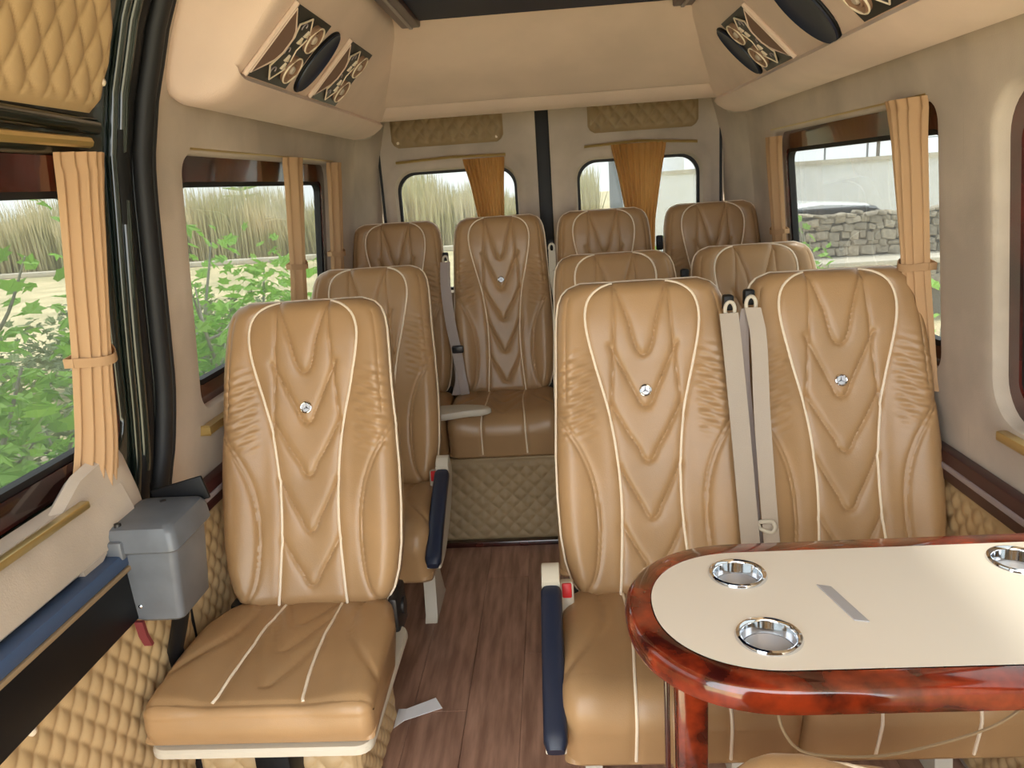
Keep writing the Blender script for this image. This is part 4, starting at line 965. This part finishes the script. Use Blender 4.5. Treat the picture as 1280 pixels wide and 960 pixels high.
# white building with a corner, terrace and parasols
b = thing('white_building', 'long white rendered building behind the stone wall', 'building', (8, 18, GZ))
v, f = g_extrude([(3.0, 16.6, GZ), (6.15, 16.0, GZ), (13.0, 18.5, GZ), (13.0, 24, GZ), (3.0, 24, GZ)], (0, 0, 2.06)); mk('building_body', v, f, 'render_white', b, smooth=False)
v, f = g_extrude([(2.95, 16.5, GZ+2.06), (6.15, 15.92, GZ+2.06), (13.1, 18.4, GZ+2.06), (13.1, 24.1, GZ+2.06), (2.95, 24.1, GZ+2.06)], (0, 0, 0.08)); mk('parapet', v, f, 'ledge', b, smooth=False)
for i in range(14):
    x = 3.1+i*0.65; y = 16.7 if x < 6.1 else 16.1+(x-6.15)*0.36; mk('fence_post', *g_box((x-0.015, y-0.015, GZ+2.1), (x+0.015, y+0.015, GZ+2.75), 0), 'pole', b)
for z in (2.45, 2.7): tube('fence_wire', [(3.1, 16.7, GZ+z), (6.15, 16.1, GZ+z), (12.2, 18.3, GZ+z)], 0.008, 'pole', b, n=5)
for (x, y, lb) in ((4.9, 18.5, 'thatched parasol on the terrace of the white building, toward the rear doors'), (7.3, 18.0, 'thatched parasol on the terrace of the white building, above its corner')):
    p = thing('thatched_parasol', lb, 'parasol', (x, y, GZ+2.06)); tube('post', [(x, y, GZ+2.06), (x, y, GZ+3.0)], 0.04, 'bark', p)
    v, f = g_lathe([(0.75, GZ+2.62), (0.78, GZ+2.66), (0.4, GZ+2.86), (0.05, GZ+3.02), (0.0, GZ+3.03)], (x, y, 0), 16); mk('thatch', v, f, 'thatch', p)
b = thing('white_house', 'stepped white house seen through the rear window near the pole', 'building', (3.2, 29, GZ))
mk('lower_floor', *g_box((2.5, 27.0, GZ), (4.6, 33, 1.3), 0.02), 'render_white', b); mk('upper_floor', *g_box((2.6, 29.0, 1.3), (4.9, 33, 2.3), 0.02), 'render_white', b)
mk('balcony_slab', *g_box((2.2, 26.4, 1.22), (4.6, 27.2, 1.34), 0.01), 'ledge', b); mk('window_opening', *g_box((3.1, 26.985, 0.35), (3.9, 27.01, 1.05), 0.0), 'carglass', b)
# parked car behind the stone wall
b = thing('parked_car', 'white parked car, only its roof above the stone wall', 'car', (4.7, 13.0, GZ))
def car_ring(pts, x): return [(x, y, z) for y, z in pts]
cw = 0.85
side_low = [(3.2, -0.42), (3.2, 0.10), (3.45, 0.22), (5.7, 0.22), (6.2, 0.12), (6.3, -0.15), (6.3, -0.42)]
v, f = g_extrude([(x, 12.3, z) for x, z in side_low], (0, 1.7, 0)); mk('car_body', v, f, 'carpaint', b, smooth=False)
gh = [(3.45, 0.22), (3.55, 0.62), (3.75, 0.73), (4.85, 0.73), (5.05, 0.70), (5.65, 0.22)]
v, f = g_loft([[(x, 12.3+dy, 0.22+(z-0.22)*k) for x, z in gh] for dy, k in ((0.06, 0.9), (0.14, 0.98), (0.3, 1.0), (1.4, 1.0), (1.56, 0.98), (1.64, 0.9))]); mk('greenhouse', v, f, 'carglass', b)
v, f = g_loft([[(x, 12.3+dy, z+dz) for x, z in ((3.62, 0.735), (4.2, 0.785), (4.95, 0.735), (4.95, 0.71), (3.62, 0.71))] for dy, dz in ((0.1, -0.03), (0.25, 0), (1.45, 0), (1.6, -0.03))]); mk('roof', v, f, 'carpaint', b)
for x in (3.75, 5.7):
    for y in (12.35, 13.95):
        v, f = g_lathe([(0.0, -0.09), (0.27, -0.09), (0.3, -0.05), (0.3, 0.05), (0.27, 0.09), (0, 0.09)], (x, y, GZ+0.3), 20, Matrix.Rotation(math.radians(90), 3, 'X')); mk('wheel', v, f, 'tyre', b)
o = tube('utility_pole', [(1.0, 12, GZ), (1.0, 12, 6)], 0.10, 'pole', n=12); tag(o, 'grey utility pole standing behind the rear window', 'pole')
# conifer far behind the reeds
cf = thing('conifer', 'tiered conifer standing beyond the reeds', 'tree', (-13.6, 34, GZ))
tube('trunk', [(-13.6, 34, GZ), (-13.6, 34, 3.2)], 0.10, 'bark', cf)
for k in range(6):
    z = 1.6+k*0.32; r = 0.9-0.13*k; g = G()
    for j in range(7):
        a = 2*math.pi*j/7+k; g.add(*g_tube([(-13.6, 34, z), (-13.6+r*math.cos(a), 34+r*math.sin(a), z+0.12)], [0.07, 0.02], 5))
    mk('branch_tier', g.v, g.f, 'leaf', cf)
# rocks low beside the door
for i, (x, y, s) in enumerate(((-2.1, 1.2, 0.5), (-4.6, 3.0, 0.55), (-3.9, 5.0, 0.4))):
    r = random.Random(i+40); bm = bmesh.new(); bmesh.ops.create_icosphere(bm, subdivisions=2, radius=s)
    for v in bm.verts: v.co *= r.uniform(0.86, 1.08); v.co.z *= 0.75
    bm.verts.index_update(); vv = [tuple(v.co+Vector((x, y, GZ+s*0.4))) for v in bm.verts]; ff = [[q.index for q in f.verts] for f in bm.faces]; bm.free()
    tag(mk('boulder', vv, ff, 'stone', smooth=False), ('large grey boulder beside the sliding door', 'grey boulder under the fig branches', 'small grey boulder between the fig trees')[i], 'rock')
